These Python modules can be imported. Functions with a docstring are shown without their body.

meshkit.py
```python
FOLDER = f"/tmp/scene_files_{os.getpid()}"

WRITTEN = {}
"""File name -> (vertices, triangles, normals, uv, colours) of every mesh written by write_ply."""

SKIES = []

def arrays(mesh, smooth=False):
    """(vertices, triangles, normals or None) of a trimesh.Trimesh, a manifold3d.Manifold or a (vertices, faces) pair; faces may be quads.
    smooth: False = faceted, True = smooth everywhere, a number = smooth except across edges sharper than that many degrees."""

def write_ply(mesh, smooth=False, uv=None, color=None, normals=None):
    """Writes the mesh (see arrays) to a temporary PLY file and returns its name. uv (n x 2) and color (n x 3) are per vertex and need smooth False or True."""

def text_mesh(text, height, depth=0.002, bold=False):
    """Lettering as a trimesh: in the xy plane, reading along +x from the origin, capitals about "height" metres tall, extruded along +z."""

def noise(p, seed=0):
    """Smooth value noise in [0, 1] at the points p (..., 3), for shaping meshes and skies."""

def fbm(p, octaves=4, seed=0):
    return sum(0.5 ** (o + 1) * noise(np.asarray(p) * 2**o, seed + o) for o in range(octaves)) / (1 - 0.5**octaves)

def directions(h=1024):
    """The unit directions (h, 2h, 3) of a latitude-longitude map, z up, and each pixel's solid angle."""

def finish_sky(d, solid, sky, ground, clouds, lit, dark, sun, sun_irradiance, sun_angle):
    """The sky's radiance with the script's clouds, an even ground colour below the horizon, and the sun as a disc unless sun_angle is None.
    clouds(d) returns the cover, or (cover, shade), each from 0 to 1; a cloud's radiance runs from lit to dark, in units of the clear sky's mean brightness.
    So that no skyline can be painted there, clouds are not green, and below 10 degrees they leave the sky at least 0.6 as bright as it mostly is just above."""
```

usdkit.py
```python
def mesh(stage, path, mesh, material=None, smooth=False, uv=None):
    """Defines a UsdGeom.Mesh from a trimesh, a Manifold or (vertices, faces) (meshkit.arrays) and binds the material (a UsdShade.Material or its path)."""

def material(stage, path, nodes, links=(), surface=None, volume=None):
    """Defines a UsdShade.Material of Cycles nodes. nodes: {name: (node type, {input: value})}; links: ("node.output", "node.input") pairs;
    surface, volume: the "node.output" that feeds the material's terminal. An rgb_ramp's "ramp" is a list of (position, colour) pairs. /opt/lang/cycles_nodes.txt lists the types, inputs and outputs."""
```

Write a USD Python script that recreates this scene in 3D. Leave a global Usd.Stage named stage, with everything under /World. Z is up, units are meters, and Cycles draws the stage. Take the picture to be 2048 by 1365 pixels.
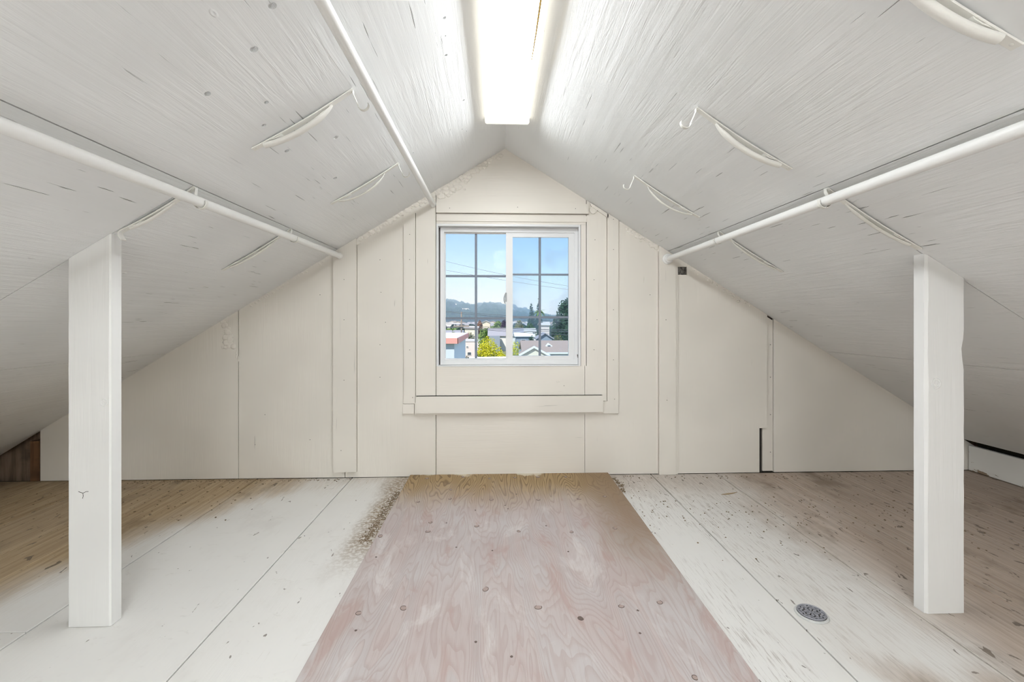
import math, random
import numpy as np, trimesh, manifold3d as m3, shapely
from shapely.geometry import Polygon, box as sbox
import usdkit, meshkit
from pxr import Usd, UsdGeom, UsdLux, UsdShade, Gf, Sdf, Vt

stage = Usd.Stage.CreateInMemory()
UsdGeom.Xform.Define(stage, '/World'); UsdGeom.Scope.Define(stage, '/World/Looks')
stage.SetDefaultPrim(stage.GetPrimAtPath('/World'))
rng = np.random.default_rng(7)

# ------------------------------------------------------------------ camera, sky, sun, exposure
FPX, PSI, HOR = 900.0, math.atan((1024 - 993) / 900.0), 640.0      # focal length in pixels, yaw, horizon row
CAM = np.array([-0.054, 0.0, 1.0])
cam = UsdGeom.Camera.Define(stage, '/World/camera')
cam.AddTranslateOp().Set(Gf.Vec3d(*CAM)); cam.AddRotateZOp().Set(-math.degrees(PSI)); cam.AddRotateXOp().Set(90.0)
cam.CreateHorizontalApertureAttr(36.0); cam.CreateVerticalApertureAttr(36.0 * 1365 / 2048)
cam.CreateFocalLengthAttr(36.0 * FPX / 2048)
cam.CreateVerticalApertureOffsetAttr((HOR - 682.5) * 36.0 / 2048)
cam.CreateClippingRangeAttr(Gf.Vec2f(0.05, 6000.0))
cam.CreateExposureAttr(0.0)

SKY, SUN, LAMP, SIDE, REAR = 0.090, 1.7, 23.0, 1.7, 62.0
def dome():
    d = UsdLux.DomeLight.Define(stage, '/World/sky_light')
    d.CreateIntensityAttr(1.0)
    usdkit.material(stage, '/World/Looks/sky', {
        'sky': ('sky_texture', {'sky_type': 'multiple_scattering', 'sun_disc': False, 'sun_elevation': math.radians(52), 'sun_rotation': math.radians(150),
                                'air_density': 1.0, 'aerosol_density': 1.3, 'ozone_density': 1.0, 'altitude': 100.0}),
        'bg': ('background_shader', {'strength': SKY})}, [('sky.color', 'bg.color')], surface='bg.background')
    UsdShade.MaterialBindingAPI.Apply(d.GetPrim()).Bind(UsdShade.Material.Get(stage, '/World/Looks/sky'))
dome()
sun = UsdLux.DistantLight.Define(stage, '/World/sun_light')
sun.CreateIntensityAttr(SUN); sun.CreateNormalizeAttr(True); sun.CreateAngleAttr(0.53); sun.CreateColorAttr(Gf.Vec3f(1.0, 0.95, 0.86))
sun.AddRotateZOp().Set(-35.0); sun.AddRotateXOp().Set(42.0)     # shines from behind the house on the right, 48 degrees high

# ------------------------------------------------------------------ measuring: where the ray of a pixel of the 2048 x 1365 photograph meets a plane of the room
_F = np.array([math.sin(PSI), math.cos(PSI), 0]); _R = np.array([math.cos(PSI), -math.sin(PSI), 0]); _U = np.array([0, 0, 1.0])
def ray(x, y): return _F + _R * (x - 1024) / FPX + _U * (HOR - y) / FPX
def hit(x, y, n, d):
    r = ray(x, y); n = np.asarray(n, float)
    return CAM + r * ((d - n @ CAM) / (n @ r))
WY, SL, RH = 2.877, 0.62, 2.095            # far wall's face, slope of the roof, height of the ridge
TH = math.atan(SL); CS, SN = math.cos(TH), math.sin(TH)
def on_floor(x, y, z=0.0): return hit(x, y, (0, 0, 1), z)
def on_wall(x, y, Y=WY): return hit(x, y, (0, 1, 0), Y)
def on_left(x, y): return hit(x, y, (-SL, 0, 1), RH)
def on_right(x, y): return hit(x, y, (SL, 0, 1), RH)
def zc(x): return RH - SL * abs(x)

# ------------------------------------------------------------------ scene helpers
taken = set()
def numbered(path):
    p, k = path, 0
    while p in taken:
        k += 1; p = f'{path}_{k:03d}'
    taken.add(p); return p
def under(parent): return '/World' if parent is None else str(parent.GetPath())
def tag(p, label=None, category=None, group=None, kind=None):
    p = p.GetPrim() if hasattr(p, 'GetPrim') else p
    for k, v in (('label', label), ('category', category), ('group', group), ('kind', kind)):
        if v: p.SetCustomDataByKey(k, v)
    return p
def thing(name, label, category, loc=(0, 0, 0), rotz=0.0, group=None, kind=None):
    x = UsdGeom.Xform.Define(stage, numbered('/World/' + name))
    x.AddTranslateOp().Set(Gf.Vec3d(*map(float, loc)))
    if rotz: x.AddRotateZOp().Set(float(rotz))
    return tag(x, label, category, group, kind)
def obj(name, mesh, mat, parent=None, smooth=False, off=None, **kw):
    """One mesh. off: the thing's base, taken off the vertices."""
    v, f, _ = meshkit.arrays(mesh)
    if off is not None: v = v - np.asarray(off, float)
    o = usdkit.mesh(stage, numbered(under(parent) + '/' + name), trimesh.Trimesh(v, f, process=False), LOOK[mat], smooth=smooth)
    return tag(o, **kw)
def copy(src, loc, rotz, label, group=None):
    c = thing(src.GetName().rsplit('_0', 1)[0] if src.GetName()[-3:].isdigit() else src.GetName(), label, src.GetCustomDataByKey('category'), loc, rotz, group)
    c.GetReferences().AddInternalReference(src.GetPath()); c.SetInstanceable(True)
    return c

# ------------------------------------------------------------------ mesh helpers
cat = trimesh.util.concatenate
def bx(x0, x1, y0, y1, z0, z1, bev=0.0):
    if x1 < x0: x0, x1 = x1, x0
    if y1 < y0: y0, y1 = y1, y0
    if z1 < z0: z0, z1 = z1, z0
    if bev <= 0:
        m = trimesh.creation.box((x1 - x0, y1 - y0, z1 - z0)); m.apply_translation(((x0 + x1) / 2, (y0 + y1) / 2, (z0 + z1) / 2)); return m
    b = min(bev, (x1 - x0) / 2.01, (y1 - y0) / 2.01, (z1 - z0) / 2.01)
    P = []
    for sx in (0, 1):
        for sy in (0, 1):
            for sz in (0, 1):
                c = np.array([(x0, x1)[sx], (y0, y1)[sy], (z0, z1)[sz]]); d = np.array([1 - 2 * sx, 1 - 2 * sy, 1 - 2 * sz]) * b
                for k in range(3):
                    e = d.copy(); e[k] = 0; P.append(c + e)
    return trimesh.convex.convex_hull(np.array(P))
def wall_poly(poly, y0, y1):
    """A polygon in (x, z) as a slab from y0 to y1."""
    out = []
    for g in getattr(poly, 'geoms', [poly]):
        if g.area < 1e-6: continue
        m = trimesh.creation.extrude_polygon(g, abs(y1 - y0), engine='earcut')
        v = m.vertices.copy(); m = trimesh.Trimesh(np.c_[v[:, 0], min(y0, y1) + v[:, 2], v[:, 1]], m.faces[:, ::-1], process=False); out.append(m)
    m = cat(out); m.fix_normals(); return m
def sweep(path, prof, closed_ends=True, ref=(0, 1, 0)):
    """prof: (n, 2) cross-section in (ref, normal); or a list of one such per point of the path."""
    p = np.asarray(path, float); t = np.gradient(p, axis=0); t /= np.linalg.norm(t, axis=1, keepdims=True)
    a = np.tile(np.asarray(ref, float), (len(p), 1)); a -= t * (a * t).sum(1, keepdims=True); a /= np.linalg.norm(a, axis=1, keepdims=True)
    b = np.cross(t, a)
    pr = [np.asarray(prof[i] if isinstance(prof, list) else prof, float) for i in range(len(p))]; n = len(pr[0])
    v = np.vstack([p[i] + pr[i][:, :1] * a[i] + pr[i][:, 1:] * b[i] for i in range(len(p))])
    f = []
    for i in range(len(p) - 1):
        for j in range(n):
            q = (j + 1) % n; f += [[i * n + j, i * n + q, (i + 1) * n + q], [i * n + j, (i + 1) * n + q, (i + 1) * n + j]]
    for j in range(1, n - 1):
        f += [[0, j + 1, j], [(len(p) - 1) * n, (len(p) - 1) * n + j, (len(p) - 1) * n + j + 1]]
    m = trimesh.Trimesh(v, f, process=False); m.fix_normals(); return m
def circ(r, n=16, r2=None):
    a = np.arange(n) * 2 * np.pi / n; return np.c_[np.cos(a) * r, np.sin(a) * (r2 or r)]
def rect(w, h, b=0.0006): return np.array([[-w / 2 + b, -h / 2], [w / 2 - b, -h / 2], [w / 2, -h / 2 + b], [w / 2, h / 2 - b], [w / 2 - b, h / 2], [-w / 2 + b, h / 2], [-w / 2, h / 2 - b], [-w / 2, -h / 2 + b]])
def lathe(pts, n=24, axis='y', at=(0, 0, 0)):
    """pts: (radius, along) turned about an axis through at."""
    a = np.arange(n) * 2 * np.pi / n; V = []
    for r, h in pts: V.append(np.c_[np.cos(a) * r, np.sin(a) * r, np.full(n, h)])
    V = np.vstack(V); F_ = []
    for i in range(len(pts) - 1):
        for j in range(n):
            q = (j + 1) % n; F_ += [[i * n + j, i * n + q, (i + 1) * n + q], [i * n + j, (i + 1) * n + q, (i + 1) * n + j]]
    k = len(V); V = np.vstack([V, [[0, 0, pts[0][1]], [0, 0, pts[-1][1]]]]); l = (len(pts) - 1) * n
    for j in range(n):
        q = (j + 1) % n; F_ += [[k, q, j], [k + 1, l + j, l + q]]
    if axis == 'y': V = np.c_[V[:, 0], V[:, 2], V[:, 1]]
    if axis == 'x': V = np.c_[V[:, 2], V[:, 0], V[:, 1]]
    m = trimesh.Trimesh(V + np.asarray(at), F_, process=False); m.fix_normals(); return m
def wobble(m, amp, scale, seed, axes=(1, 1, 1), step=None):
    if step: m = trimesh.Trimesh(*trimesh.remesh.subdivide_to_size(m.vertices, m.faces, step), process=True)
    v = np.array(m.vertices); d = np.stack([meshkit.fbm(v * scale + 17.3 * k, 3, seed + k) - 0.5 for k in range(3)], 1) * 2 * amp * np.asarray(axes)
    return trimesh.Trimesh(v + d, m.faces, process=False)
def lump(c, r, seed, flat=(1, 1, 1), sub=1):
    s = trimesh.creation.icosphere(sub, 1.0); v = s.vertices * (0.7 + 0.6 * meshkit.noise(s.vertices * 1.7 + seed * 3.1, seed))[:, None]
    return trimesh.Trimesh(v * r * np.asarray(flat) + np.asarray(c), s.faces, process=False)

# ------------------------------------------------------------------ materials
class Out(tuple): pass
class Graph:
    def __init__(self): self.nodes, self.links = {}, []
    def n(self, kind, out=None, **inp):
        name = f'n{len(self.nodes)}'; vals = {}
        for k, v in inp.items():
            if isinstance(v, Out): self.links.append((f'{v[0]}.{v[1]}', f'{name}.{k}'))
            else: vals[k] = v
        self.nodes[name] = (kind, vals); return Out((name, out)) if out else name
    def pos(self): return self.n('geometry', 'position')
    def map(self, v, scale=(1, 1, 1), loc=(0, 0, 0)): return self.n('mapping', 'vector', vector=v, scale=scale, location=loc)
    def noise(self, v, scale=1.0, detail=3.0, rough=0.55, dist=0.0): return self.n('noise_texture', 'fac', vector=v, scale=scale, detail=detail, roughness=rough, distortion=dist)
    def math(self, t, a, b=0.0, clamp=False): return self.n('math', 'value', math_type=t, value1=a, value2=b, use_clamp=clamp)
    def step(self, v, lo, hi, a=0.0, b=1.0): return self.n('map_range', 'result', range_type='smoothstep', value=v, from_min=lo, from_max=hi, to_min=a, to_max=b, clamp=True)
    def mix(self, f, a, b, t='mix'): return self.n('mix', 'color', mix_type=t, fac=f, color1=a, color2=b)
    def bump(self, h, strength=0.5, dist=0.002, **k): return self.n('bump', 'normal', height=h, strength=strength, distance=dist, **k)
    def done(self, name, surface, volume=None):
        LOOK[name] = usdkit.material(stage, '/World/Looks/' + name, self.nodes, self.links, surface=f'{surface[0]}.{surface[1]}' if surface else None, volume=f'{volume[0]}.{volume[1]}' if volume else None)
LOOK = {}
def plain(name, col, rough=0.5, metal=0.0, **kw):
    g = Graph(); g.done(name, g.n('principled_bsdf', 'BSDF', base_color=col, roughness=rough, metallic=metal, **kw))
def painted(name, col, grain=(45, 3, 45), bump=0.5, dist=0.002, crack=0.5, rough=0.5, knots=True, mott=0.06, seed=0.0, ckt=0.69):
    """Brushed paint over wood: grain that reads through as relief, knots, hairline cracks along the grain."""
    g = Graph(); p = g.pos(); q = g.map(p, grain, (seed, seed * 1.7, seed * 0.6))
    low = g.noise(p, 2.3, 1.0)
    g1 = g.noise(q, 1.0, 3.0, 0.65, 0.6)
    g2 = g.noise(g.map(p, tuple(x * 0.35 for x in grain), (3 + seed, 1, 8)), 1.0, 1.0, 0.5)
    patch = g.step(low, 0.4, 0.62)                  # the grain shows only in places
    h = g.math('multiply', g1, g.math('add', g.math('multiply', patch, 0.75), 0.25))
    h = g.math('add', h, g.math('multiply', g2, 0.8))
    ck = g.noise(g.map(p, tuple(x * 2.0 if x > 10 else x * 1.3 for x in grain), (11 + seed, 5, 2)), 1.0, 2.0, 0.6)
    ckp = g.step(low, 0.55, 0.38)
    cr = g.math('multiply', g.step(ck, ckt, ckt + 0.04), ckp)
    h = g.math('subtract', h, g.math('multiply', cr, 1.2))
    c1 = g.mix(g.step(low, 0.3, 0.7), tuple(x * (1 - mott) for x in col), col)
    c1 = g.mix(g.math('multiply', cr, crack), c1, (0.12, 0.105, 0.085))
    if knots:
        vo = g.n('voronoi_texture', 'distance', vector=g.map(p, tuple(6.0 if x > 10 else 3.2 for x in grain)), scale=0.75, randomness=1.0)
        kr = g.math('multiply', g.step(vo, 0.036, 0.022), g.step(vo, 0.006, 0.016))
        h = g.math('add', h, g.math('multiply', g.math('multiply', kr, g1), 1.3))
    g.done(name, g.n('principled_bsdf', 'BSDF', base_color=c1, roughness=rough, normal=g.bump(h, bump, dist), specular_ior_level=0.35))
CEIL, WALL = (0.89, 0.895, 0.89), (0.845, 0.80, 0.725)
painted('ceiling_paint', CEIL, (58, 3.2, 58), 0.7, 0.0032, 0.6)
painted('ceiling_paint_low', CEIL, (62, 3.6, 62), 0.9, 0.004, 0.65, seed=4.0)
painted('wall_paint', WALL, (38, 38, 2.4), 0.6, 0.002, 0.4, ckt=0.74)
painted('wall_paint_cross', WALL, (2.2, 40, 46), 0.6, 0.002, 0.5, seed=2.0, ckt=0.71)
painted('trim_paint', WALL, (40, 40, 2.0), 0.18, 0.001, 0.2, knots=False, seed=6.0)
painted('trim_paint_cross', WALL, (2.0, 40, 40), 0.18, 0.001, 0.2, knots=False, seed=7.0)
painted('post_paint', (0.84, 0.832, 0.81), (34, 34, 1.8), 0.6, 0.002, 0.4, knots=False, seed=9.0, ckt=0.78)
plain('rod_paint', (0.89, 0.885, 0.86), 0.35)
plain('bracket_paint', (0.84, 0.825, 0.775), 0.4)
plain('vinyl', (0.80, 0.80, 0.80), 0.35)
plain('muntin_white', (0.20, 0.235, 0.29), 0.5)  # white bars, their backlit shade put into the colour
plain('metal_white', (0.8, 0.79, 0.76), 0.4)
plain('dark_gap', (0.05, 0.045, 0.04), 0.9)
plain('latch_grey', (0.42, 0.44, 0.45), 0.4)
plain('amber', (0.75, 0.5, 0.12), 0.4)
plain('caulk', (0.845, 0.80, 0.725), 0.5)
plain('nail', (0.34, 0.31, 0.27), 0.5)
plain('dirt', (0.20, 0.145, 0.09), 0.95)
plain('splinter', (0.42, 0.32, 0.2), 0.8)
g = Graph(); g.done('lens_glow', g.n('emission', 'emission', color=(0.955, 1.0, 1.03), strength=LAMP))
g = Graph(); g.done('lens_glow_bright', g.n('emission', 'emission', color=(0.95, 1.0, 1.035), strength=REAR))  # lens of the lamp out of view behind the camera
g = Graph(); g.done('side_glow', g.n('emission', 'emission', color=(1.0, 0.95, 0.82), strength=SIDE))
g = Graph(); g.done('cap_glow', g.n('principled_bsdf', 'BSDF', base_color=(0.9, 0.88, 0.82), roughness=0.4, emission_color=(1.0, 0.95, 0.86), emission_strength=0.75))

def raw_wood(name, a, b, grain=(30, 30, 2.0), rough=0.75):
    g = Graph(); p = g.pos(); n1 = g.noise(g.map(p, grain), 1.0, 5.0, 0.65, 0.8); n2 = g.noise(p, 9.0, 3.0)
    c = g.mix(g.step(n1, 0.35, 0.65), a, b); c = g.mix(g.step(n2, 0.45, 0.7, 0, 0.55), c, tuple(x * 0.45 for x in a))
    g.done(name, g.n('principled_bsdf', 'BSDF', base_color=c, roughness=rough, normal=g.bump(n1, 0.4, 0.002)))
raw_wood('old_stud', (0.12, 0.055, 0.025), (0.20, 0.10, 0.045))
raw_wood('old_board', (0.17, 0.115, 0.075), (0.32, 0.23, 0.165))
raw_wood('insulation', (0.06, 0.055, 0.05), (0.34, 0.32, 0.29), (90, 90, 60))

def floor_paint(name, left):
    """Worn white floor paint: bare, stained boards towards the eaves and the far wall, scratches along the boards, specks."""
    g = Graph(); p = g.pos(); s = g.n('separate_xyz', vector=p); X, Y = Out((s, 'x')), Out((s, 'y'))
    side = g.math('multiply', X, -1.0 if left else 1.0)
    edge = g.math('add', side, g.math('multiply', g.noise(g.map(p, (2.2, 1.1, 1)), 1.0, 4.0, 0.6), 0.9))
    gr = g.noise(g.map(p, (60, 2.6, 1)), 1.0, 5.0, 0.68, 0.4)
    fine = g.noise(g.map(p, (130, 9, 1)), 1.0, 4.0, 0.7)
    spot = g.noise(g.map(p, (34, 15, 1), (2, 7, 0)), 1.0, 3.0, 0.55, 0.6)
    rnd = g.n('object_info', 'random')
    if left:
        base = g.mix(g.noise(p, 2.5, 3.0), (0.71, 0.69, 0.655), (0.77, 0.755, 0.725))
        far = g.math('add', Y, g.math('multiply', side, 0.42))
        wear = g.step(g.math('add', edge, g.math('multiply', g.step(far, 2.5, 3.5), 0.6)), 1.85, 2.6)
        wall = g.step(g.math('add', Y, g.math('multiply', g.noise(p, 3.0, 3.0), 0.35)), 2.55, 3.05, 0.0, 0.45)
        brown = g.mix(g.step(gr, 0.28, 0.72), (0.33, 0.23, 0.13), (0.50, 0.38, 0.235))
        m = g.math('maximum', wear, wall)
        m = g.math('multiply', m, g.step(g.math('add', fine, m), 0.55, 1.25))
        c = g.mix(m, base, brown)
        rub = g.math('add', X, g.math('multiply', g.noise(g.map(p, (9, 4, 1)), 1.0, 4.0, 0.65), 0.16))
        rub = g.math('multiply', g.step(rub, -0.70, -0.57), g.math('multiply', g.step(Y, 1.7, 2.1), g.step(g.noise(p, 60.0, 2.0), 0.35, 0.6, 0.3, 1.0)))
        c = g.mix(g.math('multiply', rub, 0.9), c, (0.24, 0.165, 0.09))
        thin = g.math('multiply', g.step(fine, 0.62, 0.74), g.step(g.noise(p, 2.0, 2.0), 0.4, 0.65))
        c = g.mix(g.math('multiply', thin, 0.35), c, (0.42, 0.38, 0.32))
        spm = g.step(g.math('add', spot, g.math('multiply', m, 0.05)), 0.70, 0.725)
        sc = g.noise(g.map(p, (11, 26, 1), (4, 1, 0)), 1.0, 4.0, 0.7, 1.0)
        c = g.mix(g.step(sc, 0.6, 0.75, 0, 0.28), c, (0.45, 0.42, 0.37))
    else:
        base = g.mix(g.noise(p, 2.5, 3.0), (0.67, 0.65, 0.615), (0.74, 0.725, 0.695))
        wear = g.step(edge, 1.3, 2.25)
        wall = g.step(g.math('add', Y, g.math('multiply', g.noise(p, 3.0, 3.0), 0.4)), 2.45, 3.0, 0.0, 0.62)
        brown = g.mix(g.step(gr, 0.28, 0.72), (0.35, 0.265, 0.20), (0.52, 0.425, 0.35))
        front = g.math('multiply', g.step(g.math('add', Y, g.math('multiply', g.noise(g.map(p, (3, 1.4, 1)), 1.0, 3.0), 0.5)), 1.72, 1.38), g.step(edge, 1.45, 1.72))
        m = g.math('maximum', g.math('maximum', wear, wall), g.math('multiply', front, 0.85))
        m = g.math('multiply', m, g.step(g.math('add', fine, m), 0.45, 1.2))
        c = g.mix(m, base, brown)
        thin = g.math('multiply', g.step(fine, 0.5, 0.66), g.step(g.math('add', g.noise(g.map(p, (3, 1.2, 1)), 1.0, 3.0), g.step(Y, 1.7, 2.6, 0, 0.16)), 0.4, 0.6))
        c = g.mix(g.math('multiply', thin, 0.7), c, (0.40, 0.355, 0.32))
        spm = g.step(g.math('add', spot, g.math('multiply', m, 0.05)), 0.69, 0.715)
    c = g.mix(g.math('multiply', spm, 0.75), c, (0.10, 0.075, 0.055))
    blot = g.noise(g.map(p, (3.4, 1.6, 1), (5, 2, 0)), 1.0, 5.0, 0.7)
    c = g.mix(g.math('multiply', g.step(blot, 0.52, 0.7), g.math('add', g.math('multiply', m, 0.6), 0.10)), c, (0.17, 0.12, 0.075))
    c = g.mix(g.math('multiply', rnd, 0.12), c, (0.55, 0.50, 0.44))
    h = g.math('subtract', g.math('add', gr, g.math('multiply', fine, 0.5)), spm)
    g.done(name, g.n('principled_bsdf', 'BSDF', base_color=c, roughness=0.6, normal=g.bump(h, 0.35, 0.0015), specular_ior_level=0.3))
floor_paint('floor_paint_left', True); floor_paint('floor_paint_right', False)

def plywood(name):
    """Rotary-cut plywood: nested growth lines from the level curves of a stretched noise, pinkish with pale worn patches, browned at the wall end."""
    g = Graph(); p = g.pos(); s = g.n('separate_xyz', vector=p); X, Y = Out((s, 'x')), Out((s, 'y'))
    f = g.noise(g.map(p, (4.6, 0.8, 1), (4.2, 1.3, 0)), 1.0, 3.0, 0.45, 0.25)
    ph = g.math('fraction', g.math('multiply', f, 42.0))
    line = g.math('multiply', g.step(ph, 0.45, 0.93), g.step(ph, 1.0, 0.95))
    wide = g.math('fraction', g.math('multiply', f, 5.0))
    fine = g.noise(g.map(p, (120, 5, 1)), 1.0, 4.0, 0.7)
    patch = g.noise(g.map(p, (7, 2.4, 1), (9, 3, 1)), 1.0, 5.0, 0.62, 0.7)
    c = g.mix(g.step(g.noise(p, 2.2, 3.0), 0.35, 0.65), (0.455, 0.395, 0.378), (0.505, 0.465, 0.452))
    c = g.mix(g.step(wide, 0.2, 0.9, 0, 0.2), c, (0.53, 0.40, 0.355))
    c = g.mix(g.math('multiply', line, 0.34), c, (0.36, 0.25, 0.215))
    c = g.mix(g.step(patch, 0.54, 0.68, 0, 0.5), c, (0.66, 0.625, 0.605))
    c = g.mix(g.step(patch, 0.45, 0.34, 0, 0.65), c, (0.42, 0.30, 0.265))
    c = g.mix(g.step(fine, 0.46, 0.72, 0, 0.5), c, (0.40, 0.32, 0.29))
    yy = g.math('add', Y, g.math('multiply', g.noise(g.map(p, (5, 2, 1)), 1.0, 4.0), 0.42))
    c = g.mix(g.step(yy, 2.42, 2.98, 0, 0.95), c, g.mix(line, (0.38, 0.26, 0.125), (0.20, 0.13, 0.06)))
    edge = g.math('add', X, g.math('multiply', g.noise(g.map(p, (3, 1.6, 1)), 1.0, 4.0), 0.3))
    c = g.mix(g.math('multiply', g.step(edge, 0.50, 0.76), g.step(Y, 1.4, 2.2, 0, 0.75)), c, (0.27, 0.185, 0.115))
    pale = g.math('multiply', g.step(yy, 3.085, 3.11), 0.75)
    c = g.mix(pale, c, (0.70, 0.64, 0.52))
    h = g.math('subtract', g.math('multiply', fine, 0.6), g.math('multiply', line, 0.7))
    g.done(name, g.n('principled_bsdf', 'BSDF', base_color=c, roughness=0.72, normal=g.bump(h, 0.35, 0.0012), specular_ior_level=0.25))
plywood('plywood_bare')
plain('ply_edge', (0.45, 0.34, 0.25), 0.8)
plain('ply_knot', (0.37, 0.285, 0.25), 0.8)
plain('ply_knot_rim', (0.13, 0.095, 0.08), 0.85)
plain('zinc', (0.33, 0.33, 0.36), 0.5, 0.35)
plain('zinc_rim', (0.62, 0.62, 0.60), 0.55, 0.2)

def pane_mat(name, tint, haze, smudge):
    g = Graph(); p = g.pos(); fr = g.n('fresnel', 'fac', IOR=1.45)
    tr = g.n('transparent_bsdf', 'BSDF', color=tint); gl = g.n('glossy_bsdf', 'BSDF', color=(1, 1, 1), roughness=0.02)
    mx = g.n('mix_closure', 'closure', fac=g.math('multiply', fr, 0.02), closure1=tr, closure2=gl)
    if haze:
        blot = g.math('multiply', g.step(g.noise(g.map(p, (5, 5, 5), (1.3, 0, 2.2)), 1.0, 3.0, 0.5, 0.5), 0.5, 0.72), smudge)
        df = g.n('translucent_bsdf', 'BSDF', color=(0.8, 0.85, 0.95))
        mx = g.n('mix_closure', 'closure', fac=g.math('add', blot, haze), closure1=mx, closure2=df)
    g.done(name, mx)
pane_mat('pane_clear', (0.98, 0.98, 0.985), 0.0, 0.0); pane_mat('pane_dusty', (0.87, 0.93, 0.98), 0.03, 0.16)

# ------------------------------------------------------------------ the room: floor, roof, ceiling, walls
YB, XE = -3.6, 3.3                       # wall behind the camera, eaves
fl = thing('floor', 'wide painted floor boards, worn white in the middle and brown towards the eaves', 'floor', kind='structure')
obj('subfloor', bx(-3.6, 3.6, YB - 0.2, WY + 0.25, -0.22, -0.021), 'dark_gap', fl)
seams = [-3.42, -2.78, -2.46, -2.158, -1.962, -1.556, -0.966, -0.30, 0.33, 0.945, 1.375, 1.76, 2.14, 2.60, 3.42]
for a, b in zip(seams[:-1], seams[1:]):
    cuts = [YB, WY + 0.01]
    if (a, b) == (-1.962, -1.556): cuts = [YB, 1.494, WY + 0.01]
    if (a, b) == (0.945, 1.375): cuts = [YB, WY + 0.01]
    for y0, y1 in zip(cuts[:-1], cuts[1:]):
        gap = 0.005 if a in (-0.966, -1.556, 1.375, 0.945) else 0.003
        z = float(rng.uniform(-0.0012, 0.0))
        gl_ = 0.006 if b in (-0.966, -1.556, 1.375, 0.945) else gap
        obj('floor_board', bx(a + gap / 2, b - gl_ / 2, y0 + 0.001, y1 - 0.001, -0.02, z, 0.0018), 'floor_paint_left' if b < 0.1 else 'floor_paint_right', fl)

roof = thing('roof', 'unseen outer roof above the sloping ceiling, keeping outside light out of the room', 'roof', kind='structure')  # out of view, keeps sun from leaking between the ceiling sheets
for sgn in (-1, 1):
    P = np.array([[0, RH + 0.30], [sgn * 3.75, RH + 0.30 - SL * 3.75], [sgn * 3.75, RH + 0.12 - SL * 3.75], [0, RH + 0.12]])
    obj('roof_slope', wall_poly(Polygon(P), YB - 0.25, WY + 0.42), 'dark_gap', roof)

ce = thing('ceiling', 'sloping white painted plywood ceiling meeting at the ridge', 'ceiling', kind='structure')
def sheet(sgn, x0, x1, y0, y1, holes=(), t=0.018):
    """A ceiling sheet on one slope; x0, x1 are distances from the ridge in plan."""
    a, b = x0 / CS, x1 / CS
    m = m3.Manifold.cube((b - a, y1 - y0, t)).translate((a, y0, 0))
    for hx, hy, r in holes:
        m = m - m3.Manifold.cylinder(0.013, r, r * 0.8, 14).translate((abs(hx) / CS, hy, -0.001))
    k = m.to_mesh(); v, f = k.vert_properties[:, :3].astype(float), k.tri_verts
    V = np.c_[sgn * (v[:, 0] * CS + v[:, 2] * SN), v[:, 1], RH - v[:, 0] * SN + v[:, 2] * CS]
    tm = trimesh.Trimesh(V, f, process=False); tm.fix_normals(); return tm
hl = [((545, 12), .0105), ((508, 99), .011), ((415, 188), .009), ((533, 205), .007), ((528, 251), .0075), ((574, 302), .009), ((672, 275), .010), ((670, 357), .010),
      ((889, 36), .006), ((892, 111), .0065), ((927, 201), .0065), ((932, 263), .0045), ((924, 259), .0035), ((900, 260), .003), ((826, 306), .0035), ((891, 72), .0025)]
holesL = [(*on_left(*p)[:2], r) for p, r in hl]
SEAM = 1.052
g3 = 0.0014
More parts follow.
